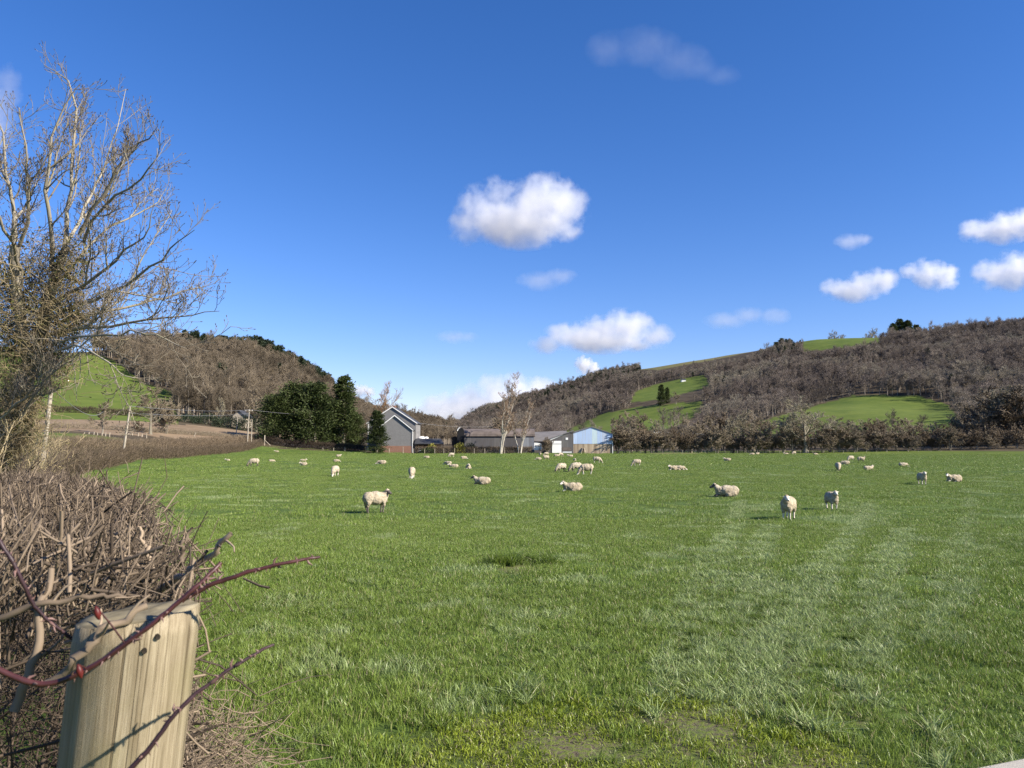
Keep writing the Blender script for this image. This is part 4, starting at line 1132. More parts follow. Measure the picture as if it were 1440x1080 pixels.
put_con(390, 556, 206, 0, 'leftmost and lowest of the big dark conifers by the house', 1.0)
put_con(418, 541, 209, 0, 'broad dark conifer second from the left in the conifer group', 1.0)
put_con(444, 541, 207, 1, 'broad dark conifer just left of the tall pointed one', 1.05)
put_con(484, 530, 210, 2, 'tall pointed dark conifer standing apart nearer the house', 1.05)
put_con(464, 570, 213, 1, 'shaded conifer filling the gap behind the tall pointed one', 0.9)
put_con(502, 583, 212, 1, 'low dark evergreen between the tall conifer and the house', 0.85)
put_con(531, 578, 199, 2, 'dark feathery evergreen in front of the grey house gable', 1.15)
ORANGE = bare_tree_meshes('ash', 12, 0.45, 0.26, 93, limbs=14, up=0.24, fork=0.22, twig=0.024, n3=7, n4=2, lim_ang=36)
ORANGE[0].materials.append(M['bare_trunk']); ORANGE[1].materials.append(M['orange_twig']); MH[id(ORANGE)] = mesh_h(ORANGE)
put_tree('bare_tree', ORANGE, 541, 0, 538, 236, 'bare orange tinged tree rising behind the house roof', 'tree', None, 1.1)
BIRCH = bare_tree_meshes('birch', 14, 0.20, 0.19, 77, limbs=15, up=0.30, fork=0.2, twig=0.017, n3=6, n4=2, lim_ang=26, multi=5)
BIRCH_B = bare_tree_meshes('birch', 12, 0.16, 0.13, 78, limbs=13, up=0.3, fork=0.2, twig=0.017, n3=6, n4=2, lim_ang=26, multi=3)
for t in (BIRCH, BIRCH_B): t[0].materials.append(M['birch_bark']); t[1].materials.append(M['birch_twig']); MH[id(t)] = mesh_h(t)
put_tree('birch_tree', BIRCH, 703, 0, 533, 203, 'tall pale stemmed birch clump in front of the round roofed barn', 'tree', None, 1.5)
put_tree('birch_tree', BIRCH_B, 731, 0, 563, 203, 'smaller thin birch right of the tall birch clump', 'tree', None, 1.3)
put_tree('bare_tree', SCRUB, 769, 0, 616, 203, 'reddish brown bush between the two white sheets at the sheds', 'bush', None, 1.3)
put_tree('bare_tree', SCRUB_B, 712, 0, 590, 240, 'bare brown tree behind the round roofed barn', 'tree', None, 1.3)
def leaf_bush(px, top, Y, w, mt, lab, seed, n=900):
    rng = np.random.default_rng(seed); p = at(px, Y); H = P(px, top, Y)[2] - p[2]
    r = empty('evergreen_bush', p, lab, 'bush')
    d = unit(rng.normal(size=(n, 3))); d[:, 2] = np.abs(d[:, 2]); q_ = d * rng.uniform(0.55, 1.0, n)[:, None] * np.array([w, w, H * 0.92])
    q_[:, 2] = np.maximum(q_[:, 2], 0.1)
    v, q = spray(q_, d + rng.normal(size=(n, 3)) * 0.5, 0.35, 0.2, rng); MB().add(v, q, None, np.repeat(rng.random(n), 4)).build('foliage', mt, r)
    S, SR = twigs(rng.normal(size=(9, 3)) * [0.2, 0.2, 0], np.c_[rng.normal(size=(9, 2)) * 0.5, np.ones(9)], H * 0.8, 0.05, rng, 4)
    MB().tubes(S, SR, 5, rng.random(9)).build('stem', M['bare_trunk'], r, True)
leaf_bush(603, 629, 203, 2.0, M['conifer_green'], 'dark rounded bush beside the red brick base of the house', 1)
leaf_bush(608, 622, 206, 1.5, M['yellow_bush'], 'yellow green bush in front of the low dark roofed shed', 2)
leaf_bush(647, 621, 204, 1.8, M['yellow_bush'], 'olive bush under the dark arch of the round roofed barn', 3)
leaf_bush(662, 622, 206, 2.2, M['conifer_green'], 'dark bush right of the olive bush along the barn wall', 4)
leaf_bush(262, 582, 237, 5, M['far_conifer'], 'left part of the dark evergreen belt beyond the ploughed field', 5, 2200)
leaf_bush(292, 580, 238, 5, M['far_conifer'], 'middle of the dark evergreen belt beyond the ploughed field', 6, 2200)
leaf_bush(322, 583, 237, 5, M['far_conifer'], 'right part of the dark evergreen belt behind the twin poles', 7, 2200)
leaf_bush(352, 580, 236, 5, M['far_conifer'], 'end of the dark evergreen belt beside the big conifers', 8, 2200)

#%%BUILDINGS
def wall_fn(c, course=3.2, var=0.2):
    def fn(g):
        o = g.obj(); b = g.n('TexBrick', None, Vector=g.mapping(o, (1, 1, 1), (rad(90), 0, 0)), Scale=course, Color1=(*c, 1), Color2=(*[x * (1 - var) for x in c], 1), Mortar=(*[x * 0.8 for x in c], 1))
        n = g.noise(0.8, 4, 0.6, o)
        return pbsdf(g, g.mix(g.ramp(n, [(0.35, (0, 0, 0)), (0.7, (0.5,) * 3)]), b.outputs[0], tuple(x * 0.7 for x in c)), 0.85, 0.2)
    return fn
M['house_wall'] = mat('grey_slate_wall', wall_fn((0.225, 0.22, 0.215), 2.0)); M['brick'] = mat('red_brick', wall_fn((0.30, 0.165, 0.115), 3.0))
simple('slate', (0.045, 0.046, 0.05), 0.6, 0.4, 0.3, 2); simple('white_paint', (0.78, 0.77, 0.74), 0.5, 0.4, 0.06, 1)
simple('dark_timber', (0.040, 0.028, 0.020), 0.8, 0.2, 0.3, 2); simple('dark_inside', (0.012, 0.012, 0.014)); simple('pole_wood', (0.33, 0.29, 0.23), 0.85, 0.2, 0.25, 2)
simple('post_wood', (0.36, 0.31, 0.24), 0.85, 0.2, 0.3, 2); simple('pipe', (0.6, 0.6, 0.58)); simple('glass_dark', (0.03, 0.035, 0.045), 0.1, 0.6)
simple('rust_roof', (0.135, 0.11, 0.097), 0.8, 0.2, 0.35, 0.5); simple('fibre_roof', (0.155, 0.145, 0.14), 0.85, 0.2, 0.2, 0.4); simple('wire', (0.25, 0.25, 0.26), 0.5)
def sheet_fn(cols, period, axis=0, stain=None):
    """upright corrugated sheets: each sheet of its own colour, ribs as bump"""
    def fn(g):
        o = g.obj(); x = g.n('SeparateXYZ', None, i0=o).outputs[axis]
        s = g.math('FLOOR', g.math('DIVIDE', x, period)); rnd_ = g.n('TexWhiteNoise', dict(noise_dimensions='1D'), W=s).outputs[0]
        c = g.ramp(rnd_, [((i + 0.001) / len(cols), cc) for i, cc in enumerate(cols)], 'CONSTANT')
        st = g.noise(1.0, 4, 0.6, g.mapping(o, (3, 3, 0.25)))
        c = g.mix(g.ramp(st, [(0.45, (0, 0, 0)), (0.75, (0.6,) * 3)]), c, stain or tuple(v * 0.6 for v in cols[0]))
        rib = g.math('SINE', g.math('MULTIPLY', x, 2 * math.pi / 0.28))
        return pbsdf(g, c, 0.6, 0.3, g.bump(rib, 0.4, 0.03))
    return fn
M['blue_sheet'] = mat('blue_sheeting', sheet_fn([(0.36, 0.47, 0.66), (0.42, 0.53, 0.72), (0.45, 0.56, 0.60), (0.38, 0.50, 0.70), (0.40, 0.46, 0.58)], 1.35, 0, (0.36, 0.36, 0.36)))
M['space_boards'] = mat('weathered_boards', sheet_fn([(0.37, 0.29, 0.20), (0.30, 0.23, 0.155), (0.42, 0.34, 0.24), (0.25, 0.19, 0.13)], 0.3, 0, (0.17, 0.125, 0.08)))
M['grey_sheet'] = mat('grey_sheeting', sheet_fn([(0.20, 0.215, 0.235), (0.24, 0.255, 0.27), (0.17, 0.18, 0.20)], 1.6, 0, (0.12, 0.10, 0.085)))
M['dark_sheet'] = mat('dull_sheeting', sheet_fn([(0.105, 0.10, 0.10), (0.13, 0.125, 0.12), (0.085, 0.08, 0.08)], 1.6, 0, (0.07, 0.055, 0.045)))

def frame_at(px, Y):
    p = at(px, Y); return p, (lambda x, y: ((x - px) / FPX * Y * 1.003, P(x, y, Y)[2] - p[2]))
def gable_block(root, x0, x1, xa, ye, ya, yb, Y, px0, depth, wall, roofm, over=0.35, dy=0.0, base=None, win=(), barge=True):
    """a block with its gable towards the pasture: wall, base course, two roof slopes, bargeboards"""
    _, f = frame_at(px0, Y); pz = at(px0, Y)[2]
    g0 = min(-0.1, f(x0, yb)[1]) - 0.2
    (xl, ze), (xr, _), (xm, za) = f(x0, ye), f(x1, ye), f(xa, ya)
    MB().prism([(xl, g0), (xr, g0), (xr, ze), (xm, za), (xl, ze)], dy, dy + depth).build('wall', wall, root)
    t = 0.16
    for a, b in (((xl, ze), (xm, za)), ((xr, ze), (xm, za))):
        s = 1 if b[0] > a[0] else -1; sl = (b[1] - a[1]) / (b[0] - a[0])
        ex, ez = a[0] - s * over, a[1] - abs(sl) * over
        pr = [(ex, ez + 0.02), (b[0], b[1] + 0.02), (b[0], b[1] + 0.02 + t * 1.3), (ex, ez + 0.02 + t)]
        if s < 0: pr = pr[::-1]
        MB().prism(pr, dy - 0.25, dy + depth + 0.25).build('roof', roofm, root)
        if barge:
            pb = [(ex - s * 0.02, ez - 0.10), (b[0], b[1] - 0.10), (b[0], b[1] + 0.20), (ex - s * 0.02, ez + 0.18)]
            if s < 0: pb = pb[::-1]
            MB().prism(pb, dy - 0.33, dy - 0.252).build('bargeboard', M['white_paint'], root)
    if base: 
        zb = f(0, base)[1]
        MB().box((xl - 0.04, dy - 0.06, g0), (xr + 0.04, dy + 0.2, zb)).build('base_course', M['brick'], root)
def house():
    Y = 208; px0 = 555
    root = empty('house', at(px0, Y), 'grey two gabled house with white bargeboards and red brick base', 'house')
    gable_block(root, 531, 580, 555.5, 604, 584.5, 634, Y, px0, 4, M['house_wall'], M['slate'], base=627)
    gable_block(root, 514.5, 583, 549, 594, 571.5, 634, Y, px0, 10, M['house_wall'], M['slate'], dy=4.02)
    _, f = frame_at(px0, Y)
    xr, z0 = f(580.8, 604); MB().bar((xr, -0.08, 0), (xr, -0.08, z0), 0.16).build('downpipe', M['pipe'], root)
    xl, z0 = f(514.9, 596); MB().bar((xl, 3.9, 0), (xl, 3.9, z0), 0.16).build('downpipe', M['pipe'], root)
    xm, zc = f(548, 571); MB().box((xm - 0.45, 8, zc - 0.8), (xm + 0.45, 9, zc + 0.55)).build('chimney', M['brick'], root)
house()
def shed_low():
    Y = 209; px0 = 604; p, f = frame_at(px0, Y)
    root = empty('shed', p, 'low open shed with a dark roof joined to the right of the house', 'shed')
    xl, ze = f(584, 623.5); xr, _ = f(625, 623.5); zt = f(604, 616.5)[1]; x2 = f(619, 616.5)[0]
    MB().add([(xl, -0.3, ze), (xr, -0.3, ze), (x2, 3, zt), (xl, 3, zt), (xl, -0.3, ze - .2), (xr, -0.3, ze - .2), (x2, 3, zt - .2), (xl, 3, zt - .2)],
             [(0, 1, 2, 3), (7, 6, 5, 4), (0, 4, 5, 1), (1, 5, 6, 2), (2, 6, 7, 3), (3, 7, 4, 0)]).build('roof', M['slate'], root)
    MB().box((xl, 3.02, -0.2), (xr - 1, 3.3, zt - 0.22)).build('back_wall', M['dark_timber'], root)
    for x in (xl + 0.2, 0, xr - 0.3): MB().box((x - .08, 0, -0.2), (x + .08, 0.16, ze - 0.05)).build('post', M['dark_timber'], root)
    x, z = f(593.5, 623); r = empty('white_trailer', (p[0] + x, Y - 1.2, p[2]), 'small white trailer parked under the low dark roof', 'trailer')
    MB().box((-0.85, 0, 0.45), (0.85, 1.6, 1.5)).build('body', M['white_paint'], r); MB().box((-0.6, -0.02, 0.9), (0.6, 0.0, 1.3)).build('window', M['glass_dark'], r)
    for s in (-0.6, 0.6): 
        a = np.linspace(0, 2 * np.pi, 15); MB().tubes(np.array([(s, 0.1, 0.32), (s, 0.3, 0.32)]), [0.32, 0.32], 14).build('wheel', M['dark_inside'], r)
    for i, (px, py, w) in enumerate(((593, 613.5, 0.95), (599.5, 614, 0.5))):
        q = P(px, 626, 216); z = P(px, py, 216)[2]; g_ = at(px, 216)[2]
        r = empty('silo_tank', (q[0], 216, g_), ['larger', 'smaller'][i] + ' pale domed tank top showing over the low dark roof', 'tank')
        u = np.linspace(0, 1, 10); H = z - g_
        MB().tubes(np.array([(0, 0, 0), (0, 0, H - w * .7)]), [w * 1.2] * 2, 20).build('body', M['white_paint'], r, True)
        MB().tubes(np.stack([0 * u, 0 * u, H - w * .7 + w * .7 * u], 1), w * 1.2 * np.sqrt(np.clip(1 - u ** 2, 0.0004, 1)), 20).build('lid', M['white_paint'], r, True)
shed_low()
def round_barn():
    Y = 212; px0 = 695; p, f = frame_at(px0, Y)
    root = empty('barn', p, 'long grey barn with a rusty brown rounded roof and dark arched end', 'barn')
    x0, ze = f(649, 613.5); x1, _ = f(750.5, 613.5); zt = f(0, 602.5)[1]; D = 11.0
    MB().box((x0, 0, -0.3), (x1, D, ze)).build('wall', M['dark_sheet'], root)
    xs = f(735, 0)[0]; MB().box((xs, -0.06, -0.3), (x1 + 0.06, 0.4, ze - 0.05)).build('end_sheeting', M['grey_sheet'], root)
    n = 14; a = np.linspace(0, np.pi, n); prof = [(D / 2 - (D / 2 + 0.3) * math.cos(t), ze + (zt - ze) * math.sin(t) ** 0.8) for t in a]
    v = [(x, y, z) for x in (x0 - 0.3, x1 + 0.3) for y, z in prof] + [(x, D / 2 + (y - D / 2) * 0.97, z - 0.14) for x in (x0 - 0.3, x1 + 0.3) for y, z in prof]
    q = [(i, i + n, i + n + 1, i + 1) for i in range(n - 1)] + [(2 * n + i, 2 * n + i + 1, 3 * n + i + 1, 3 * n + i) for i in range(n - 1)]
    q += [(i, i + 1, 2 * n + i + 1, 2 * n + i) for i in range(n - 1)] + [(n + i, 3 * n + i, 3 * n + i + 1, n + i + 1) for i in range(n - 1)]
    MB().add(v, q).build('roof', M['rust_roof'], root)
    MB().add([(x1 - 0.1, y, z - 0.16) for y, z in prof] + [(x1 - 0.1, D / 2, ze - 0.3)], None, [(i, i + 1, n) for i in range(n - 1)]).build('gable', M['grey_sheet'], root)
    # the arched end turned towards the pasture: dark opening in a pale rim
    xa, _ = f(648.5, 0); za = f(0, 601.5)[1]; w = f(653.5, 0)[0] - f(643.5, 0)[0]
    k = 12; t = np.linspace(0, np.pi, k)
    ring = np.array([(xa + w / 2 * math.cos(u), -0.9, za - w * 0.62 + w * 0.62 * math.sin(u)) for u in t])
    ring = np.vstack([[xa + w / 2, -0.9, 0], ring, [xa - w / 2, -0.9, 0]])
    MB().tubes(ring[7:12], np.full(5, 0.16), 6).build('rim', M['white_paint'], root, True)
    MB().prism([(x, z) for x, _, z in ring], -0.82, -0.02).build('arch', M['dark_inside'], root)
    xb0 = f(636, 0)[0]; xb1 = f(649, 0)[0]; MB().box((xb0, 0.1, -0.3), (xb1 - 0.3, 5, f(0, 614)[1])).build('lean_to', M['dark_timber'], root)
    MB().box((x0, -0.10, ze - 0.22), (xs - 0.02, -0.03, ze - 0.02)).build('gutter', M['dark_inside'], root)
round_barn()
def sheds():
    Y = 214; px0 = 778; p, f = frame_at(px0, Y)
    root = empty('shed', p, 'wide grey roofed shed between the round roofed barn and the blue barn', 'shed')
    x0, ze = f(751.5, 620); x1, _ = f(806, 620); zt = f(0, 604.5)[1]
    MB().box((x0, 0.0, -0.3), (x1, 12, ze - 0.1)).build('wall', M['dark_sheet'], root)
    xt0 = f(752, 0)[0]; xt1 = f(800, 0)[0]
    MB().add([(x0 - .2, -0.4, ze), (x1, -0.4, ze), (xt1, 12, zt), (xt0, 12, zt - 0.4), (x0 - .2, -0.4, ze - .18), (x1, -0.4, ze - .18), (xt1, 12, zt - .18), (xt0, 12, zt - .6)],
             [(0, 1, 2, 3), (7, 6, 5, 4), (0, 4, 5, 1), (1, 5, 6, 2), (2, 6, 7, 3), (3, 7, 4, 0)]).build('roof', M['fibre_roof'], root)
    root2 = empty('shed', at(790, 205.8), 'dark shed with a white sloping fascia beside the blue barn', 'shed')
    p2, f2 = frame_at(790, 205.8)
    g = [f2(769, 640), f2(806, 640), f2(806, 607.5), f2(801, 607), f2(769, 620.5)]
    MB().prism([(x, z - (0.2 if i < 2 else 0)) for i, (x, z) in enumerate(g)], 0, 4).build('wall', M['dark_sheet'], root2)
    a, b = f2(768, 620.6), f2(791, 611); MB().bar((a[0], -0.1, a[1]), (b[0], -0.1, b[1]), 0.12, 0.32).build('fascia', M['white_paint'], root2)
    a, b = f2(767, 620), f2(806, 604.5)
    MB().prism([(a[0], a[1] + .02), (b[0], b[1] - .3), (b[0], b[1] - .1), (a[0], a[1] + .22)], -0.3, 4.2).build('roof', M['fibre_roof'], root2)
    a, b = f2(776, 637), f2(789, 620); MB().box((a[0], -0.14, a[1]), (b[0], -0.04, b[1])).build('door', M['white_paint'], root2)
    a, b = f2(776, 624.6), f2(789, 624); MB().box((a[0], -0.17, a[1]), (b[0], -0.142, b[1])).build('door_rail', M['fibre_roof'], root2)
    a, b = f2(795, 618.5), f2(798.3, 615.5); MB().box((a[0], -0.1, a[1]), (b[0], -0.02, b[1])).build('window', M['white_paint'], root2)
    a, b = f2(790, 634), f2(803, 629); MB().box((a[0], -0.12, a[1]), (b[0], -0.03, b[1])).build('hurdle', M['rust_roof'], root2)
    q = at(756, 204.5); r = empty('white_trailer', q, 'white livestock trailer parked left of the reddish bush', 'trailer'); _, f3 = frame_at(756, 204.5)
    a, b = f3(751, 633), f3(761.5, 622.5); MB().prism([(a[0], a[1]), (b[0], a[1]), (b[0], b[1] - .35), (b[0] - .5, b[1] - 0.1), (a[0] + .3, b[1]), (a[0], b[1])], 0, 2).build('body', M['white_paint'], r)
    MB().box((a[0] + .2, -0.03, a[1] + 1.0), (b[0] - .3, -0.002, a[1] + 1.25)).build('vent', M['glass_dark'], r)
    for x in (-.4, .4): MB().tubes(np.array([(x, -0.05, .32), (x, .2, .32)]), [0.32, 0.32], 14).build('wheel', M['dark_inside'], r)
    q = at(797, 203.5); r = empty('feed_trough', q, 'long pale trough on the ground left of the blue barn', 'trough')
    MB().box((-1.2, 0, 0.25), (1.2, 0.5, 0.6)).build('basin', M['pipe'], r)
    for x in (-1, 1): MB().box((x - .06, 0.1, -0.05), (x + .06, .4, .25)).build('leg', M['pipe'], r)
sheds()
def blue_barn():
    Y = 206; px0 = 832; p, f = frame_at(px0, Y)
    root = empty('barn', p, 'gabled barn sheeted pale blue above weathered brown boards', 'barn')
    x0, zl = f(803.5, 609.8); x1, zr = f(860, 610.3); xm, za = f(831.7, 600.8); zb = f(0, 624.2)[1]
    MB().prism([(x0, zb), (x1, zb), (x1, zr), (xm, za), (x0, zl)], 0, 18).build('sheeting', M['blue_sheet'], root)
    MB().box((x0 + .03, 0.05, -0.4), (x1 - .03, 17.9, zb - 0.004)).build('boarding', M['space_boards'], root)
    for a, b in (((x0, zl), (xm, za)), ((x1, zr), (xm, za))):
        s = 1 if b[0] > a[0] else -1; sl = abs((b[1] - a[1]) / (b[0] - a[0])); e = (a[0] - s * .35, a[1] - sl * .35)
        pr = [(e[0], e[1] + .02), (b[0], b[1] + .02), (b[0], b[1] + .2), (e[0], e[1] + .2)]
        MB().prism(pr if s > 0 else pr[::-1], -0.2, 18.2).build('roof', M['fibre_roof'], root)
    MB().bar((x1 + .1, -0.1, -0.2), (x1 + .1, -0.1, zr), 0.18).build('downpipe', M['pipe'], root)
    for i, (px, s) in enumerate(((815, 1), (823, -1), (846, 1))):
        x = f(px, 0)[0]; r = empty('timber_prop', (p[0] + x, Y - 0.35, p[2]), ['pale bale-like board', 'thin slanting prop', 'second slanting prop'][i] + ' leaning on the boards of the blue barn', 'board')
        MB().bar((0, 0, 0), (s * 0.5, 0.35, 1.5), 0.16 if i else 0.9, 0.08).build('board', M['post_wood'], r)
blue_barn()
def far_bits():
    p = P(962, 528.5, 1); Y = 820
    q = P(961.5, 532, Y); r = empty('cottage', (q[0], Y, float(ground(q[0], Y))), 'tiny white cottage high on the wooded hill', 'cottage')
    H = 2.9; W = 2.2
    MB().box((-W, 0, -1), (W, 5, H - 1.2)).build('wall', M['white_paint'], r)
    MB().add([(-W - .2, -.2, H - 1.2), (W + .2, -.2, H - 1.2), (W + .2, 2.5, H + .3), (-W - .2, 2.5, H + .3), (-W - .2, 5.2, H - 1.2), (W + .2, 5.2, H - 1.2)], [(0, 1, 2, 3), (3, 2, 5, 4), (0, 4, 5, 1)], [(0, 3, 4), (1, 5, 2)]).build('roof', M['slate'], r)
    Y = 243; p, f = frame_at(337, Y); z0 = P(337, 593, Y)[2] - p[2]
    r = empty('house', p + [0, 0, max(z0, 0)], 'half hidden pale gabled house below the wood behind the poles', 'house')
    MB().prism([(-2.2, -2), (2.2, -2), (2.2, 1.6), (0, 3.4), (-2.2, 1.6)], 0, 6).build('wall', M['post_wood'], r)
    for s in (1, -1):
        pr = [(-2.6 * s, 1.3), (0, 3.44), (0, 3.65), (-2.6 * s, 1.5)]; MB().prism(pr if s > 0 else pr[::-1], -0.3, 6.3).build('roof', M['slate'], r)
far_bits()

#%%POLES
def pole(px_b, py_b, px_t, py_t, Y, rr_, label, arms=0, nm='telegraph_pole'):
    b = at(px_b, Y); t = P(px_t, py_t, Y)
    root = empty(nm, b, label, 'pole'); u = np.linspace(-0.1, 1, 6)[:, None]
    MB().tubes((t - b)[None] * u, np.linspace(rr_, rr_ * 0.75, 6), 10, [0.5]).build('shaft', M['pole_wood'], root, True)
    if arms:
        c = (t - b) - np.array([0, 0, 0.35]); MB().box(c + [-arms, -0.16, -.06], c + [arms, -0.10 - 0.0, .06]).build('crossarm', M['pole_wood'], root)
        for x in (-arms * .9, 0, arms * .9): MB().tubes(np.array([c + [x, -.13, .06], c + [x, -.13, .3]]), [.05, .06], 8).build('insulator', M['white_paint'], root, True)
    return t
pa = pole(61, 642, 72.5, 545, 33, 0.105, 'pale leaning pole nearest the ash tree at the hedge')
pb = pole(176, 634, 183, 571, 98, 0.15, 'pale leaning pole left of the round brown tree')
pc = pole(350, 622, 350.5, 576, 196, 0.17, 'upright pole with a crossarm left of the big conifers', 0.9)
pole(355.5, 622, 354.5, 590, 197, 0.12, 'thin dark stay pole close beside the crossarm pole')
pole(334, 612, 334.5, 586, 214, 0.12, 'short thin pole in front of the dark evergreen belt')
pole(275, 622, 275.5, 608, 176, 0.09, 'short grey gatepost standing alone by the ploughed field')
pd = pole(923, 638, 923, 607, 212, 0.14, 'left pole of the pair in front of the far treeline', 0.7)
pole(931, 638, 931, 611, 213, 0.10, 'slimmer right pole of the pair in front of the far treeline')
pe = pole(502, 600, 502, 584, 215, 0.10, 'pale slim pole between the conifers and the house')
def wires(name, a, b, sag, r, label, n=1, gap=0.5):
    root = empty(name, a, label, 'wire')
    for k in range(n):
        u = np.linspace(0, 1, 24)[:, None]; S = (b - a)[None] * u; S[:, 2] -= 4 * sag * (u * (1 - u))[:, 0] + k * gap
        MB().tubes(S, np.full(24, r), 4).build('wire', M['wire'], root, True)
wires('overhead_wire', pa, P(145, 579, 98), 0.8, 0.022, 'dark slack wire running down from the leaning pole to the bare trees')
wires('overhead_wire', pb, pc, 0.5, 0.022, 'pale wire strung from the second leaning pole to the crossarm pole', 2, 0.9)
wires('overhead_wire', pc, pe, 0.6, 0.025, 'wire running from the crossarm pole past the big conifers')
wires('overhead_wire', pd, P(1260, 619, 226), 0.4, 0.028, 'long pale wire strung in front of the far treeline')
wires('overhead_wire', P(586, 594.5, 214), P(690, 600, 225), 0.5, 0.028, 'pale wire leading right from the house gable towards the barns')

def stock_fence(pxs, Y, top, label, r=0.06, wire=True, lean=0.04):
    root = empty('stock_fence', at(pxs[0], Y), label, 'fence'); inv = np.array(root.location); pts = []
    for x in pxs:
        x = x + R.uniform(-1.5, 1.5); b = at(x, Y); h = P(x, top, Y)[2] - b[2]; h *= R.uniform(0.85, 1.12); pts.append(b)
        t = b + [R.normal() * lean, R.normal() * lean, h]; MB().tubes(np.array([b - [0, 0, .1], t]) - inv, [r, r * .9], 8, [R.random()]).build('post', M['post_wood'], root, True)
    mb = MB()
    for z in (0.35, 0.7, 1.0): mb.tubes(np.array([p + [0, 0, z] for p in pts]) - inv, np.full(len(pts), 0.006), 3)
    mb.build('wire', M['wire'], root)
stock_fence([387, 404, 421, 455, 470, 488, 515, 549, 567], 201, 629, 'wire fence on pale posts before the conifers and the house', 0.07)
stock_fence([582.5, 597, 611, 626, 641, 668, 683, 710, 730], 201, 630, 'wire fence on pale posts before the clipped barn hedge', 0.075)
stock_fence(list(range(884, 1440, 15)), 204, 633.5, 'thin wire fence on small stakes along the far treeline', 0.045)
stock_fence([122, 128, 134, 140, 146, 152, 158], 128, 608, 'short pale fence under the small dark roadside tree', 0.07)
stock_fence([184, 190, 196, 202, 208], 143, 609, 'short pale fence under the round brown roadside tree', 0.07)
def corner():
    b = at(374, 198); root = empty('fence_post', b, 'tall pale corner post with a slanting strut where hedge meets fence', 'post')
    h = P(374, 612, 198)[2] - b[2]
    MB().tubes(np.array([(0, 0, -.1), (0.0, 0, h)]), [.15, .14], 10, [.6]).build('post', M['post_wood'], root, True)
    MB().tubes(np.array([(1.6, -.3, 0), (0.1, -0.1, h * .5)]), [.08, .08], 8, [.6]).build('strut', M['post_wood'], root, True)
corner()
def bank():
    x = np.linspace(898, 985, 40); rows = []
    for k, (dy, dz) in enumerate(((-2.2, -0.02), (-1.2, 0.26), (-0.6, 0.42), (0.4, 0.4), (2.5, -0.05))):
        rows.append([at(px, 196 + dy + 0.02 * (px - 940)) + [0, 0, dz * (math.sin(math.pi * (px - 898) / 87) ** 0.5 if 898 < px < 985 else 0)] for px in x])
    V = np.array(rows).reshape(-1, 3); n = len(x); q = [(r * n + i, r * n + i + 1, (r + 1) * n + i + 1, (r + 1) * n + i) for r in range(4) for i in range(n - 1)]
    me = np_mesh('ditch_bank', V, q, None, {'bare': np.repeat([1.0, 1, .6, 0, 0], n)}, True); tag(link('ditch_bank', me, None, M['field']), kind='structure')
bank()

#%%SHEEP
def wool_fn(g):
    o = g.obj(); n = g.noise(9, 4, 0.65, o); n2 = g.noise(38, 3, 0.6, o)
    c = g.ramp(n, [(0.3, (0.30, 0.245, 0.17)), (0.6, (0.48, 0.42, 0.32)), (0.8, (0.56, 0.50, 0.39))])
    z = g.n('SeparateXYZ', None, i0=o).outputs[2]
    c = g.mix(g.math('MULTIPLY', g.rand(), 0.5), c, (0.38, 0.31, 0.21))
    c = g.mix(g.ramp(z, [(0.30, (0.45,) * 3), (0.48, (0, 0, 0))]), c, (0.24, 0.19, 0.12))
    return pbsdf(g, c, 0.95, 0.05, g.bump(g.math('ADD', n, n2), 0.9, 0.03))
M['wool'] = mat('fleece', wool_fn)
simple('face_white', (0.62, 0.55, 0.46), 0.7, 0.2, 0.15, 12); simple('face_grey', (0.10, 0.085, 0.075), 0.7, 0.2, 0.3, 14); simple('eye', (0.01, 0.009, 0.008), 0.2, 0.6)
simple('hoof', (0.05, 0.04, 0.03))
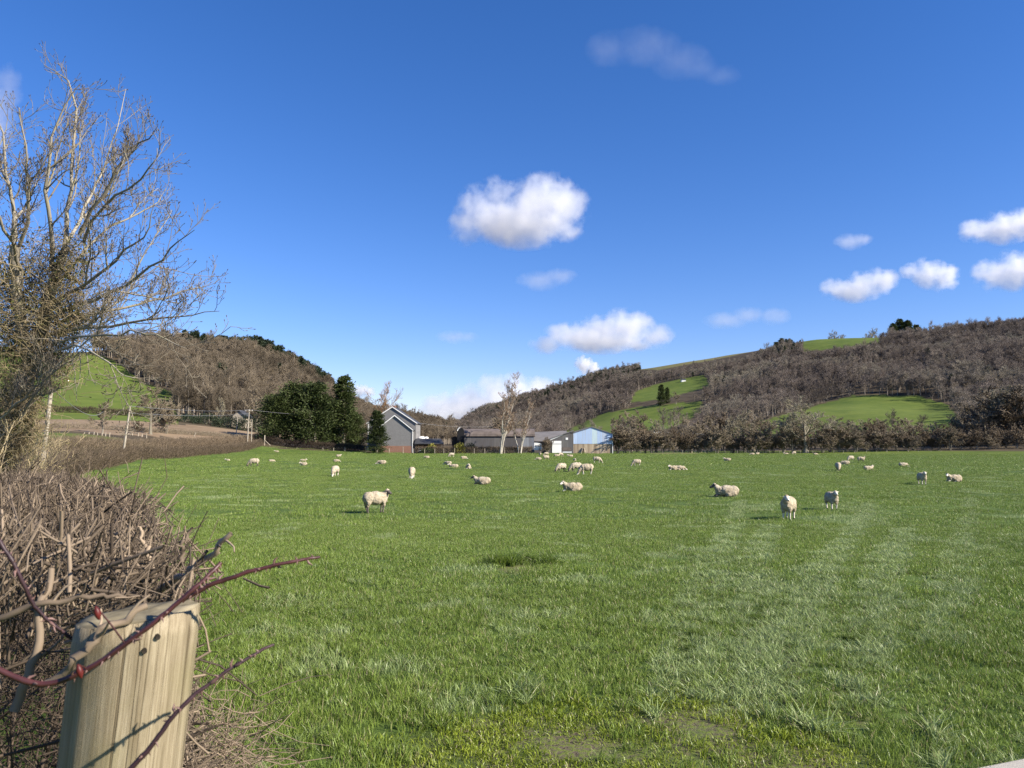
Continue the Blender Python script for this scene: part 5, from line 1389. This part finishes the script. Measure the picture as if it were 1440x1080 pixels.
def sheep_mesh(kind, turn=0.0, seed=0, grey=False):
    rng = np.random.default_rng(seed)
    E = []   # (tag, centre, radii, axis) ellipsoids and capsules
    def ell(tag_, c, r, rot=None): E.append((tag_, np.array(c, float), np.array(r, float), rot))
    def cap(tag_, a, b, ra, rb, n=6):
        a = np.array(a, float); b = np.array(b, float)
        for i in range(n): t = i / (n - 1); ell(tag_, a + (b - a) * t, [ra + (rb - ra) * t] * 3)
    lying = kind.startswith('lie'); z = 0.27 if lying else 0.61
    vz = 0.9 if lying else 1.0
    ell(0, (0, 0, z), (0.44, 0.275 * (1.08 if lying else 1), 0.285 * vz)); ell(0, (0.27, 0, z - .01), (0.25, .225, .255 * vz)); ell(0, (-.30, 0, z + .01), (.26, .25, .265 * vz)); ell(0, (-.5, 0, z + .02), (.07, .06, .11))
    if lying:
        for s in (-1, 1):
            cap(0, (-.28, s * .2, .16), (-.02, s * .25, .10), .13, .10); cap(1, (-.05, s * .27, .07), (.12, s * .27, .045), .045, .035)
            cap(1, (.36, s * .12, .12), (.52, s * .13, .05), .06, .04)
    else:
        for sx, sy in ((.30, .12), (.30, -.12), (-.34, .13), (-.34, -.13)):
            w = rng.uniform(-.05, .05)
            cap(0, (sx, sy, z - .12), (sx + (.02 if sx > 0 else -.03), sy, .34), .115 if sx < 0 else .10, .07)
            cap(1, (sx + (.02 if sx > 0 else -.05), sy, .34), (sx + w * .5 + (0 if sx > 0 else -.02), sy, .17), .05, .036); cap(1, (sx + w * .5 + (0 if sx > 0 else -.02), sy, .17), (sx + w, sy, .03), .034, .034)
            ell(2, (sx + w + .02, sy, .028), (.05, .036, .03))
    if kind == 'graze': pts = [(.40, 0, .58), (.58, 0, .36), (.66, 0, .22)]; hd = (.70, 0, .13); hp = -0.95
    elif kind == 'lie_down': pts = [(.40, 0, .32), (.54, 0, .26), (.60, 0, .22)]; hd = (.68, 0, .15); hp = -0.45
    elif lying: pts = [(.36, 0, .34), (.45, 0, .42), (.50, 0, .47)]; hd = (.58, 0, .50); hp = -0.4
    else: pts = [(.36, 0, .68), (.45, 0, .77), (.50, 0, .83)]; hd = (.575, 0, .865); hp = -0.45
    ct, st = math.cos(turn), math.sin(turn); piv = np.array([.42, 0, 0])
    def tr(p): d = np.array(p, float) - piv; return np.array([d[0] * ct - d[1] * st, d[0] * st + d[1] * ct, d[2]]) + piv
    cap(0, pts[0], tr(pts[1]), .17, .135); cap(0, tr(pts[1]), tr(pts[2]), .135, .10)
    fw = np.array([math.cos(hp), 0, math.sin(hp)]); upv = np.array([-fw[2], 0, fw[0]])
    H = np.array(hd)
    cap(1, tr(H - fw * .05), tr(H + fw * .15), .085, .056); ell(1, tr(H + fw * .17), (.05, .05, .05)); ell(0, tr(H - fw * .06 + upv * .05), (.075, .07, .06))
    for s in (-1, 1):
        cap(1, tr(H - fw * .03 + np.array([0, s * .07, 0]) + upv * .04), tr(H - fw * .06 + np.array([0, s * .17, 0]) + upv * .03), .028, .018, 5)
    bm = bmesh.new()
    for tg, c, r, _ in E:
        g = bmesh.ops.create_icosphere(bm, subdivisions=3, radius=1.0)
        for v in g['verts']: v.co = Vector((v.co.x * r[0] + c[0], v.co.y * r[1] + c[1], v.co.z * r[2] + c[2]))
    me = bpy.data.meshes.new('sheep_raw'); bm.to_mesh(me); bm.free()
    o = bpy.data.objects.new('sheep_raw', me); COL.objects.link(o)
    md = o.modifiers.new('r', 'REMESH'); md.mode = 'VOXEL'; md.voxel_size = 0.02; md.use_smooth_shade = True
    sm = o.modifiers.new('s', 'SMOOTH'); sm.factor = 0.5; sm.iterations = 3
    dg = bpy.context.evaluated_depsgraph_get(); dg.update()
    out = bpy.data.meshes.new_from_object(o.evaluated_get(dg)); bpy.data.objects.remove(o)
    n = len(out.vertices); V = np.zeros(n * 3, np.float32); out.vertices.foreach_get('co', V); V = V.reshape(-1, 3)
    D = np.stack([(np.linalg.norm((V - c) / r, axis=1) - 1) * r.min() for _, c, r, _ in E], 1); T = np.array([e[0] for e in E])[D.argmin(1)]
    N = np.zeros(n * 3, np.float32); out.vertices.foreach_get('normal', N); N = N.reshape(-1, 3)
    nz = np.array([mnoise.noise(tuple(v * 9 + seed)) + 0.6 * mnoise.noise(tuple(v * 22 + seed)) for v in V])
    V = V + N * (nz * 0.02 * (T == 0))[:, None]
    out.vertices.foreach_set('co', V.ravel().astype(np.float32))
    fi = np.array([T[list(p.vertices)[0]] for p in out.polygons])
    out.materials.append(M['wool']); out.materials.append(M['face_grey' if grey else 'face_white']); out.materials.append(M['hoof']); out.materials.append(M['eye'])
    ctr = np.array([p.center for p in out.polygons])
    for s in (-1, 1):
        e = tr(H + fw * .03 + np.array([0, s * .08, 0]) + upv * .035); fi[np.linalg.norm(ctr - e, axis=1) < .026] = 3
    nose = tr(H + fw * .215); fi[np.linalg.norm(ctr - nose, axis=1) < .03] = 3
    out.polygons.foreach_set('material_index', fi.astype(np.int32)); out.polygons.foreach_set('use_smooth', np.ones(len(fi), bool)); out.update()
    out.name = 'sheep_body'; return out
SH = dict(look=sheep_mesh('stand', 0.0, 1), look_turn=sheep_mesh('stand', -1.15, 2, True), look_half=sheep_mesh('stand', 0.55, 8), graze=sheep_mesh('graze', 0.2, 3), graze_dark=sheep_mesh('graze', -0.2, 4, True),
          lie=sheep_mesh('lie', 0.6, 5), lie_grey=sheep_mesh('lie', 0.0, 9, True), lie_down=sheep_mesh('lie_down', 0.3, 6), stand_dark=sheep_mesh('stand', 0.4, 7, True))
def sheep(px, py, kind, face, label, s=1.0, nm='sheep'):
    """face: heading in degrees; 0 faces right, 180 left, 270 towards the camera, 90 away"""
    p = gpt(px, py, 3, 203); o = link(nm, SH[kind]); o.location = p + np.array([0, 0, 0.012]); o.rotation_euler = (0, 0, rad(face)); o.scale = (s,) * 3
    tag(o, label, 'sheep', 'sheep scattered over the pasture')
sheep(528, 722, 'look_turn', 32, 'white sheep standing side on and turning a grey face to the camera', 0.93)
sheep(1109, 731, 'look_half', 238, 'nearest white sheep on the right, standing and facing the camera', 0.88)
sheep(1170, 717, 'look', 268, 'round white sheep facing straight on just right of the nearest one', 0.80)
sheep(1297, 682, 'look', 262, 'sheep facing the camera with a long shadow, left of the one lying at far right', 0.9)
sheep(1342, 678, 'lie', 185, 'pale sheep lying down farthest to the right of all the larger ones', 1.0)
sheep(1022, 699, 'lie_grey', 178, 'sheep lying with its dark head raised to the left, mid field right', 1.1)
sheep(805, 692, 'lie', 180, 'cream sheep lying down with head up, below the blue barn', 1.0)
sheep(678, 682, 'lie_grey', 175, 'sheep lying with a dark face turned left, below the round roofed barn', 1.0)
sheep(471, 670, 'graze', 262, 'white sheep grazing head down below the tall pointed conifer', 1.0)
sheep(579, 673, 'graze', 272, 'white sheep grazing head down below the right side of the house', 1.0)
sheep(357, 656, 'graze_dark', 195, 'large dark faced sheep grazing near the left hedge', 1.1)
sheep(320, 649.5, 'lie', 150, 'small white sheep lying nearest the left hedge', 0.8)
sheep(382, 650, 'lie_down', 20, 'small white sheep lying just right of the dark faced grazing one', 0.75)
sheep(426, 650, 'lie', 0, 'upper of two small sheep lying one behind the other below the conifers', 0.85)
sheep(427, 655, 'lie', 180, 'lower of two small sheep lying one behind the other below the conifers', 0.8)
sheep(473, 650, 'lie_down', 0, 'small sheep lying directly above the grazing sheep by the tall conifer', 0.8)
sheep(476, 642.5, 'lie', 10, 'tiny sheep lying close to the fence below the tall conifer', 0.9)
sheep(537, 653, 'lie_down', 180, 'flat white sheep lying stretched out below the house', 1.05)
sheep(600, 645, 'lie_down', 170, 'tiny flat sheep lying right of the house near the fence', 0.95)
sheep(389, 636.5, 'lie', 180, 'tiny sheep lying beside the corner post at the hedge end', 0.9)
sheep(635, 643, 'graze', 200, 'small sheep grazing by the fence left of the round roofed barn', 1.0)
sheep(652, 645.5, 'lie_down', 10, 'small sheep lying right of the grazing one near the barn hedge', 0.95)
sheep(630, 654, 'lie_down', 150, 'slanting pale sheep lying left of a group of three below the barn', 0.95)
sheep(638, 659, 'lie', 170, 'middle sheep lying in a group of three below the round roofed barn', 0.95)
sheep(658.5, 659.5, 'lie', 270, 'right hand sheep of the group of three, lying and facing forward', 0.95)
sheep(789.5, 664, 'graze_dark', 215, 'left one of three close sheep grazing below the blue barn', 0.98)
sheep(810, 664, 'graze_dark', 200, 'dark faced middle one of three close sheep grazing below the blue barn', 1.05)
sheep(825, 668, 'graze', 185, 'right and largest of three close sheep grazing below the blue barn', 1.1)
sheep(839.5, 651.5, 'graze', 350, 'lone sheep grazing under the right half of the blue barn', 1.05)
sheep(895.5, 655.5, 'graze', 185, 'lone sheep grazing just right of the blue barn', 0.95)
sheep(808, 649, 'lie', 270, 'small pale sheep lying facing forward under the left edge of the blue barn', 0.8)
sheep(768, 647.5, 'stand_dark', 200, 'dark faced sheep standing in the flock before the reddish bush', 0.95)
sheep(757.5, 647, 'lie_down', 180, 'sheep lying just left of the dark faced standing one by the bush', 0.85)
sheep(759.5, 641.5, 'stand_dark', 270, 'sheep standing at the left foot of the reddish bush', 0.95)
sheep(768, 641.5, 'graze', 190, 'sheep grazing directly under the reddish bush', 0.95)
sheep(783, 642.5, 'lie', 0, 'sheep lying at the right foot of the reddish bush', 1.0)
sheep(788.5, 642, 'graze', 20, 'sheep grazing in front of the white shed door', 0.9)
sheep(802, 643, 'lie', 180, 'sheep lying before the pale trough at the corner of the blue barn', 0.95)
sheep(947.5, 661.5, 'lie', 190, 'left one of a pair lying together right of the blue barn', 0.95)
sheep(955.5, 661.5, 'lie_down', 350, 'right one of a pair lying together right of the blue barn', 0.95)
sheep(1023, 648.5, 'lie', 160, 'small sheep lying alone left of the spreading oak', 0.95)
sheep(1058, 639.8, 'lie_down', 180, 'farthest sheep lying at the fence left of the oak, left one of two', 0.95)
sheep(1065, 639.6, 'lie', 20, 'farthest sheep lying at the fence left of the oak, right one of two', 0.95)
sheep(1105.5, 639.8, 'lie', 180, 'far sheep lying at the fence just left of the oak trunk', 0.95)
sheep(1116.7, 639.8, 'graze', 200, 'far sheep grazing at the fence almost touching the oak trunk', 0.95)
sheep(1146.7, 639.8, 'lie_down', 0, 'far sheep lying at the fence just right of the oak trunk', 0.85)
sheep(1179, 663, 'graze_dark', 255, 'shaded dark looking sheep, lowest left of the group right of the oak', 1.0)
sheep(1189, 653.5, 'lie_down', 170, 'flat lying sheep of the group right of the oak', 1.0)
sheep(1196.5, 649, 'graze', 200, 'topmost grazing sheep of the group right of the oak', 1.0)
sheep(1211, 650.5, 'stand_dark', 350, 'side on dark bellied sheep, rightmost standing in the group right of the oak', 0.95)
sheep(1221.5, 662, 'lie', 10, 'pale lying sheep, lowest right of the group right of the oak', 0.95)
sheep(1270, 656.5, 'lie_down', 0, 'lone flat lying sheep above the sheep with the long shadow', 0.95)
#%%CLOUDS
def cloud(px0, py0, px1, py1, blobs, label, dens=1.0, depth=0.6, Y=4200, seed=0, soft=0.75, amp=1.25, thin=False):
    """a real cloud: a lumpy hull (union of blobs) filled with scattering vapour whose density follows the blobs and a fractal noise"""
    a, b = P(px0, py1, Y), P(px1, py0, Y); c = (a + b) / 2; W = b[0] - a[0]; Hh = b[2] - a[2]
    rng = np.random.default_rng(seed)
    blobs = [(u, v, ru * 1.22, rv * 1.22, dv) for u, v, ru, rv, dv in blobs]
    bl = [((u - .5) * W, dv * W * 0.12, (v - .5) * Hh, ru * W, max(ru * W * depth, 0.3 * rv * Hh), rv * Hh) for u, v, ru, rv, dv in blobs]
    bm = bmesh.new()
    for x, y, z, rx, ry, rz in bl:
        g = bmesh.ops.create_icosphere(bm, subdivisions=3, radius=1.0)
        for v in g['verts']: v.co = Vector((v.co.x * rx + x, v.co.y * ry + y, v.co.z * rz + z))
    me = bpy.data.meshes.new('cloud_raw'); bm.to_mesh(me); bm.free()
    o = bpy.data.objects.new('cloud_raw', me); COL.objects.link(o)
    md = o.modifiers.new('r', 'REMESH'); md.mode = 'VOXEL'; md.voxel_size = max(W, Hh) / 46
    dg = bpy.context.evaluated_depsgraph_get(); dg.update()
    out = bpy.data.meshes.new_from_object(o.evaluated_get(dg)); bpy.data.objects.remove(o); out.name = 'cloud'
    m = bpy.data.materials.new('cloud_vapour'); m.use_nodes = True; g = NT(m.node_tree); mo = g.n('OutputMaterial')
    p = g.obj(); S = min(W, Hh * 2.2)
    warp = g.n('TexNoise', None, Vector=p, Scale=5.0 / S, Detail=7.0, Roughness=0.66)
    field = None
    for x, y, z, rx, ry, rz in bl:
        d = g.vm('LENGTH', g.vm('MULTIPLY', g.vm('SUBTRACT', p, (x, y, z)), (1 / rx, 1 / ry, 1 / rz)))
        f = g.math('SUBTRACT', 1.0, d); field = f if field is None else g.n('Math', dict(operation='SMOOTH_MAX'), i0=field, i1=f, i2=0.15).outputs[0]
    f = g.math('ADD', field, g.math('MULTIPLY', g.math('SUBTRACT', warp.outputs['Fac'], 0.55), amp * 2))
    f = g.math('MULTIPLY', f, 1 / soft, clamp=True)
    f = g.math('MULTIPLY', f, g.math('MULTIPLY', field, 6.0, clamp=True))
    v = g.n('VolumePrincipled', None, Color=(0.99, 0.99, 0.99, 1), Density=g.math('MULTIPLY', f, dens / S * (3.2 if not thin else 1.5)), Anisotropy=0.35)
    g.link(v.outputs[0], mo.inputs['Volume']); 
    m.cycles.volume_step_rate = 0.35 if not thin else 0.6
    ob = link('cloud', out, None, m); ob.location = c; tag(ob, label, 'cloud', 'fair weather clouds')
cloud(630, 246, 832, 350, [(.22, .52, .16, .34, 0), (.34, .70, .14, .30, .3), (.62, .62, .22, .40, 0), (.74, .70, .16, .32, -.3), (.86, .55, .13, .28, 0), (.5, .35, .42, .30, 0), (.14, .3, .14, .24, .2)], 'largest white cloud in the middle of the sky', 3.6, seed=1)
cloud(745, 436, 950, 500, [(.66, .62, .20, .40, 0), (.46, .55, .20, .34, .2), (.3, .42, .2, .3, 0), (.12, .25, .12, .22, 0), (.84, .42, .14, .28, 0), (.5, .32, .36, .26, 0)], 'long flat white cloud low above the right hill', 2.6, seed=2, Y=5200)
cloud(806, 500, 845, 526, [(.4, .5, .34, .5, 0), (.7, .3, .3, .35, 0)], 'small white puff touching the right hill skyline', 3.5, seed=3, Y=6500)
cloud(585, 522, 800, 606, [(.25, .30, .25, .32, 0), (.36, .62, .12, .26, .2), (.50, .72, .13, .24, 0), (.66, .74, .14, .24, 0), (.80, .70, .12, .22, 0), (.6, .35, .38, .36, .2), (.30, .45, .16, .26, .2)], 'grey blue cloud bank with white tops in the valley gap', 4.2, seed=4, Y=7000)
cloud(1155, 374, 1268, 428, [(.2, .4, .2, .3, 0), (.5, .5, .26, .36, 0), (.75, .62, .22, .34, 0), (.4, .35, .35, .28, 0)], 'white cloud above the right hill, left of a rounder one', 2.2, seed=5)
cloud(1268, 360, 1352, 414, [(.45, .55, .3, .38, 0), (.7, .45, .26, .38, 0), (.2, .6, .2, .22, 0)], 'rounded white cloud just above the right ridge conifers', 2.0, seed=6)
cloud(1350, 294, 1480, 346, [(.2, .4, .2, .32, 0), (.5, .5, .3, .42, 0), (.8, .6, .3, .45, 0)], 'upper white cloud cut by the right edge', 2.4, seed=7)
cloud(1370, 348, 1500, 412, [(.2, .4, .2, .35, 0), (.45, .5, .28, .42, 0), (.8, .55, .3, .48, 0)], 'lower white cloud cut by the right edge', 2.6, seed=8)
cloud(1172, 326, 1228, 354, [(.4, .5, .36, .4, 0), (.7, .6, .28, .3, 0)], 'small thin white cloud alone above the right hill', 1.1, seed=9, amp=0.7, thin=True)
cloud(990, 428, 1112, 466, [(.25, .4, .24, .3, 0), (.5, .6, .2, .3, 0), (.82, .55, .17, .32, 0)], 'faint thin cloud over the left end of the right ridge', 0.9, seed=10, amp=0.7, thin=True)
cloud(824, 38, 1046, 122, [(.15, .62, .15, .28, 0), (.38, .68, .22, .3, 0), (.6, .42, .18, .28, 0), (.86, .2, .13, .16, 0), (.72, .3, .14, .16, 0)], 'wispy faint cloud near the top of the sky', 0.42, seed=11, amp=0.8, thin=True)
cloud(722, 374, 814, 412, [(.4, .45, .34, .36, 0), (.7, .6, .28, .3, 0)], 'faint wisp below the largest cloud', 0.8, seed=12, amp=0.75, thin=True)
cloud(-60, 70, 36, 230, [(.5, .4, .4, .4, 0), (.75, .65, .22, .22, 0)], 'faint white cloud behind the ash at the left edge', 1.1, seed=13, amp=0.7, thin=True)
cloud(490, 538, 530, 560, [(.4, .5, .4, .4, 0), (.7, .4, .3, .3, 0)], 'white cloud fragment above the house behind the left hill', 2.6, seed=14, Y=6500)
cloud(612, 462, 676, 486, [(.4, .5, .38, .38, 0), (.7, .5, .26, .3, 0)], 'faint grey wisp left of the long flat cloud', 0.6, seed=15, amp=0.75, thin=True)

for px, top, Y, k, lab in ((930, 541, 620, 2, 'left conifer of the dark pair on the upper green hill field'), (938, 545, 625, 2, 'right conifer of the dark pair on the upper green hill field'),
        (1259, 455, 955, 2, 'leftmost pine of the dark clump on the right skyline'), (1269, 449, 960, 2, 'middle pine of the dark clump on the right skyline'), (1280, 451, 955, 2, 'rounder pine in the dark clump on the right skyline'), (1292, 457, 958, 2, 'rightmost pine of the dark clump on the right skyline'),
        (1093, 481, 1030, 0, 'leftmost dark tree of the three at the left end of the high green field'), (1101, 476, 1030, 1, 'tallest dark tree of the three at the left end of the high green field'), (1113, 478, 1030, 0, 'rightmost dark tree of the three at the left end of the high green field'), (1245, 578, 380, 2, 'lone dark conifer at the upper edge of the low green field')):
    put_con(px, top, Y, k, lab, 1.0)
for px, top, Y, ms, lab in ((868, 584, 390, OAK_B, 'dark bare tree on the left hill field above the blue barn'), (884, 580, 395, OAK_B, 'second dark bare tree on the left hill field above the blue barn'), (900, 578, 400, OAK_B, 'third dark bare tree on the left hill field above the blue barn'),
        (1176, 466, 1010, OAK, 'small round bare tree alone on the high green skyline'), (1228, 464, 1000, OAK, 'bare tree on the skyline just left of the pine clump'), (950, 552, 610, OAK_B, 'round pale bare tree right of the dark conifer pair'),
        (1390, 548, 236, ASHY, 'tall grey bare tree at the right end of the low green field'), (1420, 552, 240, OAK_B, 'broad grey bare tree near the right edge above the treeline')):
    put_tree('bare_tree', ms, px, 0, top, Y, lab, 'tree', None, 1.2)
#%%LIGHT
def light():
    w = bpy.data.worlds.new('World'); scene.world = w; w.use_nodes = True
    g = NT(w.node_tree)
    out = g.n('OutputWorld'); sky = g.n('TexSky', dict(sky_type='NISHITA', sun_disc=False, sun_elevation=SUN_EL, sun_rotation=SUN_ROT, altitude=100, air_density=1.0, dust_density=0.0, ozone_density=4.0))
    hs = g.n('HueSaturation', None, Saturation=1.24, Value=1.0, Color=sky.outputs[0])
    bg = g.n('Background', None, Color=g.mix(1.0, hs.outputs[0], (0.97, 0.85, 1.07), 'MULTIPLY'), Strength=0.078)
    g.link(bg.outputs[0], out.inputs['Surface'])
    L = bpy.data.lights.new('sun', 'SUN'); L.energy = 4.9; L.angle = rad(0.53); L.color = (1.0, 0.92, 0.79)
    o = bpy.data.objects.new('sun', L); COL.objects.link(o)
    d = Vector((math.sin(SUN_ROT) * math.cos(SUN_EL), math.cos(SUN_ROT) * math.cos(SUN_EL), math.sin(SUN_EL)))
    o.rotation_euler = d.to_track_quat('Z', 'Y').to_euler(); o.location = (20, -10, 30)
SUN_EL = rad(32); SUN_ROT = rad(90 + 24)
light()
cam = bpy.data.cameras.new('camera'); cam.sensor_width = 36; cam.lens = 27; cam.clip_start = 0.05; cam.clip_end = 30000
cam.dof.use_dof = True; cam.dof.focus_distance = 14; cam.dof.aperture_fstop = 14
co = bpy.data.objects.new('camera', cam); COL.objects.link(co)
co.location = (0, 0, CAM_Z); co.rotation_euler = (math.pi / 2 + PITCH, 0, 0)
scene.camera = co
scene.view_settings.view_transform = 'Standard'; scene.view_settings.look = 'None'; scene.view_settings.exposure = 1.1; scene.view_settings.gamma = 1
c = scene.cycles
c.max_bounces = 10; c.diffuse_bounces = 2; c.glossy_bounces = 2; c.transmission_bounces = 3; c.transparent_max_bounces = 8; c.volume_bounces = 8
c.use_denoising = True; c.denoiser = 'OPENIMAGEDENOISE'; c.denoising_input_passes = 'RGB_ALBEDO_NORMAL'; c.denoising_prefilter = 'NONE'
c.sample_clamp_indirect = 4
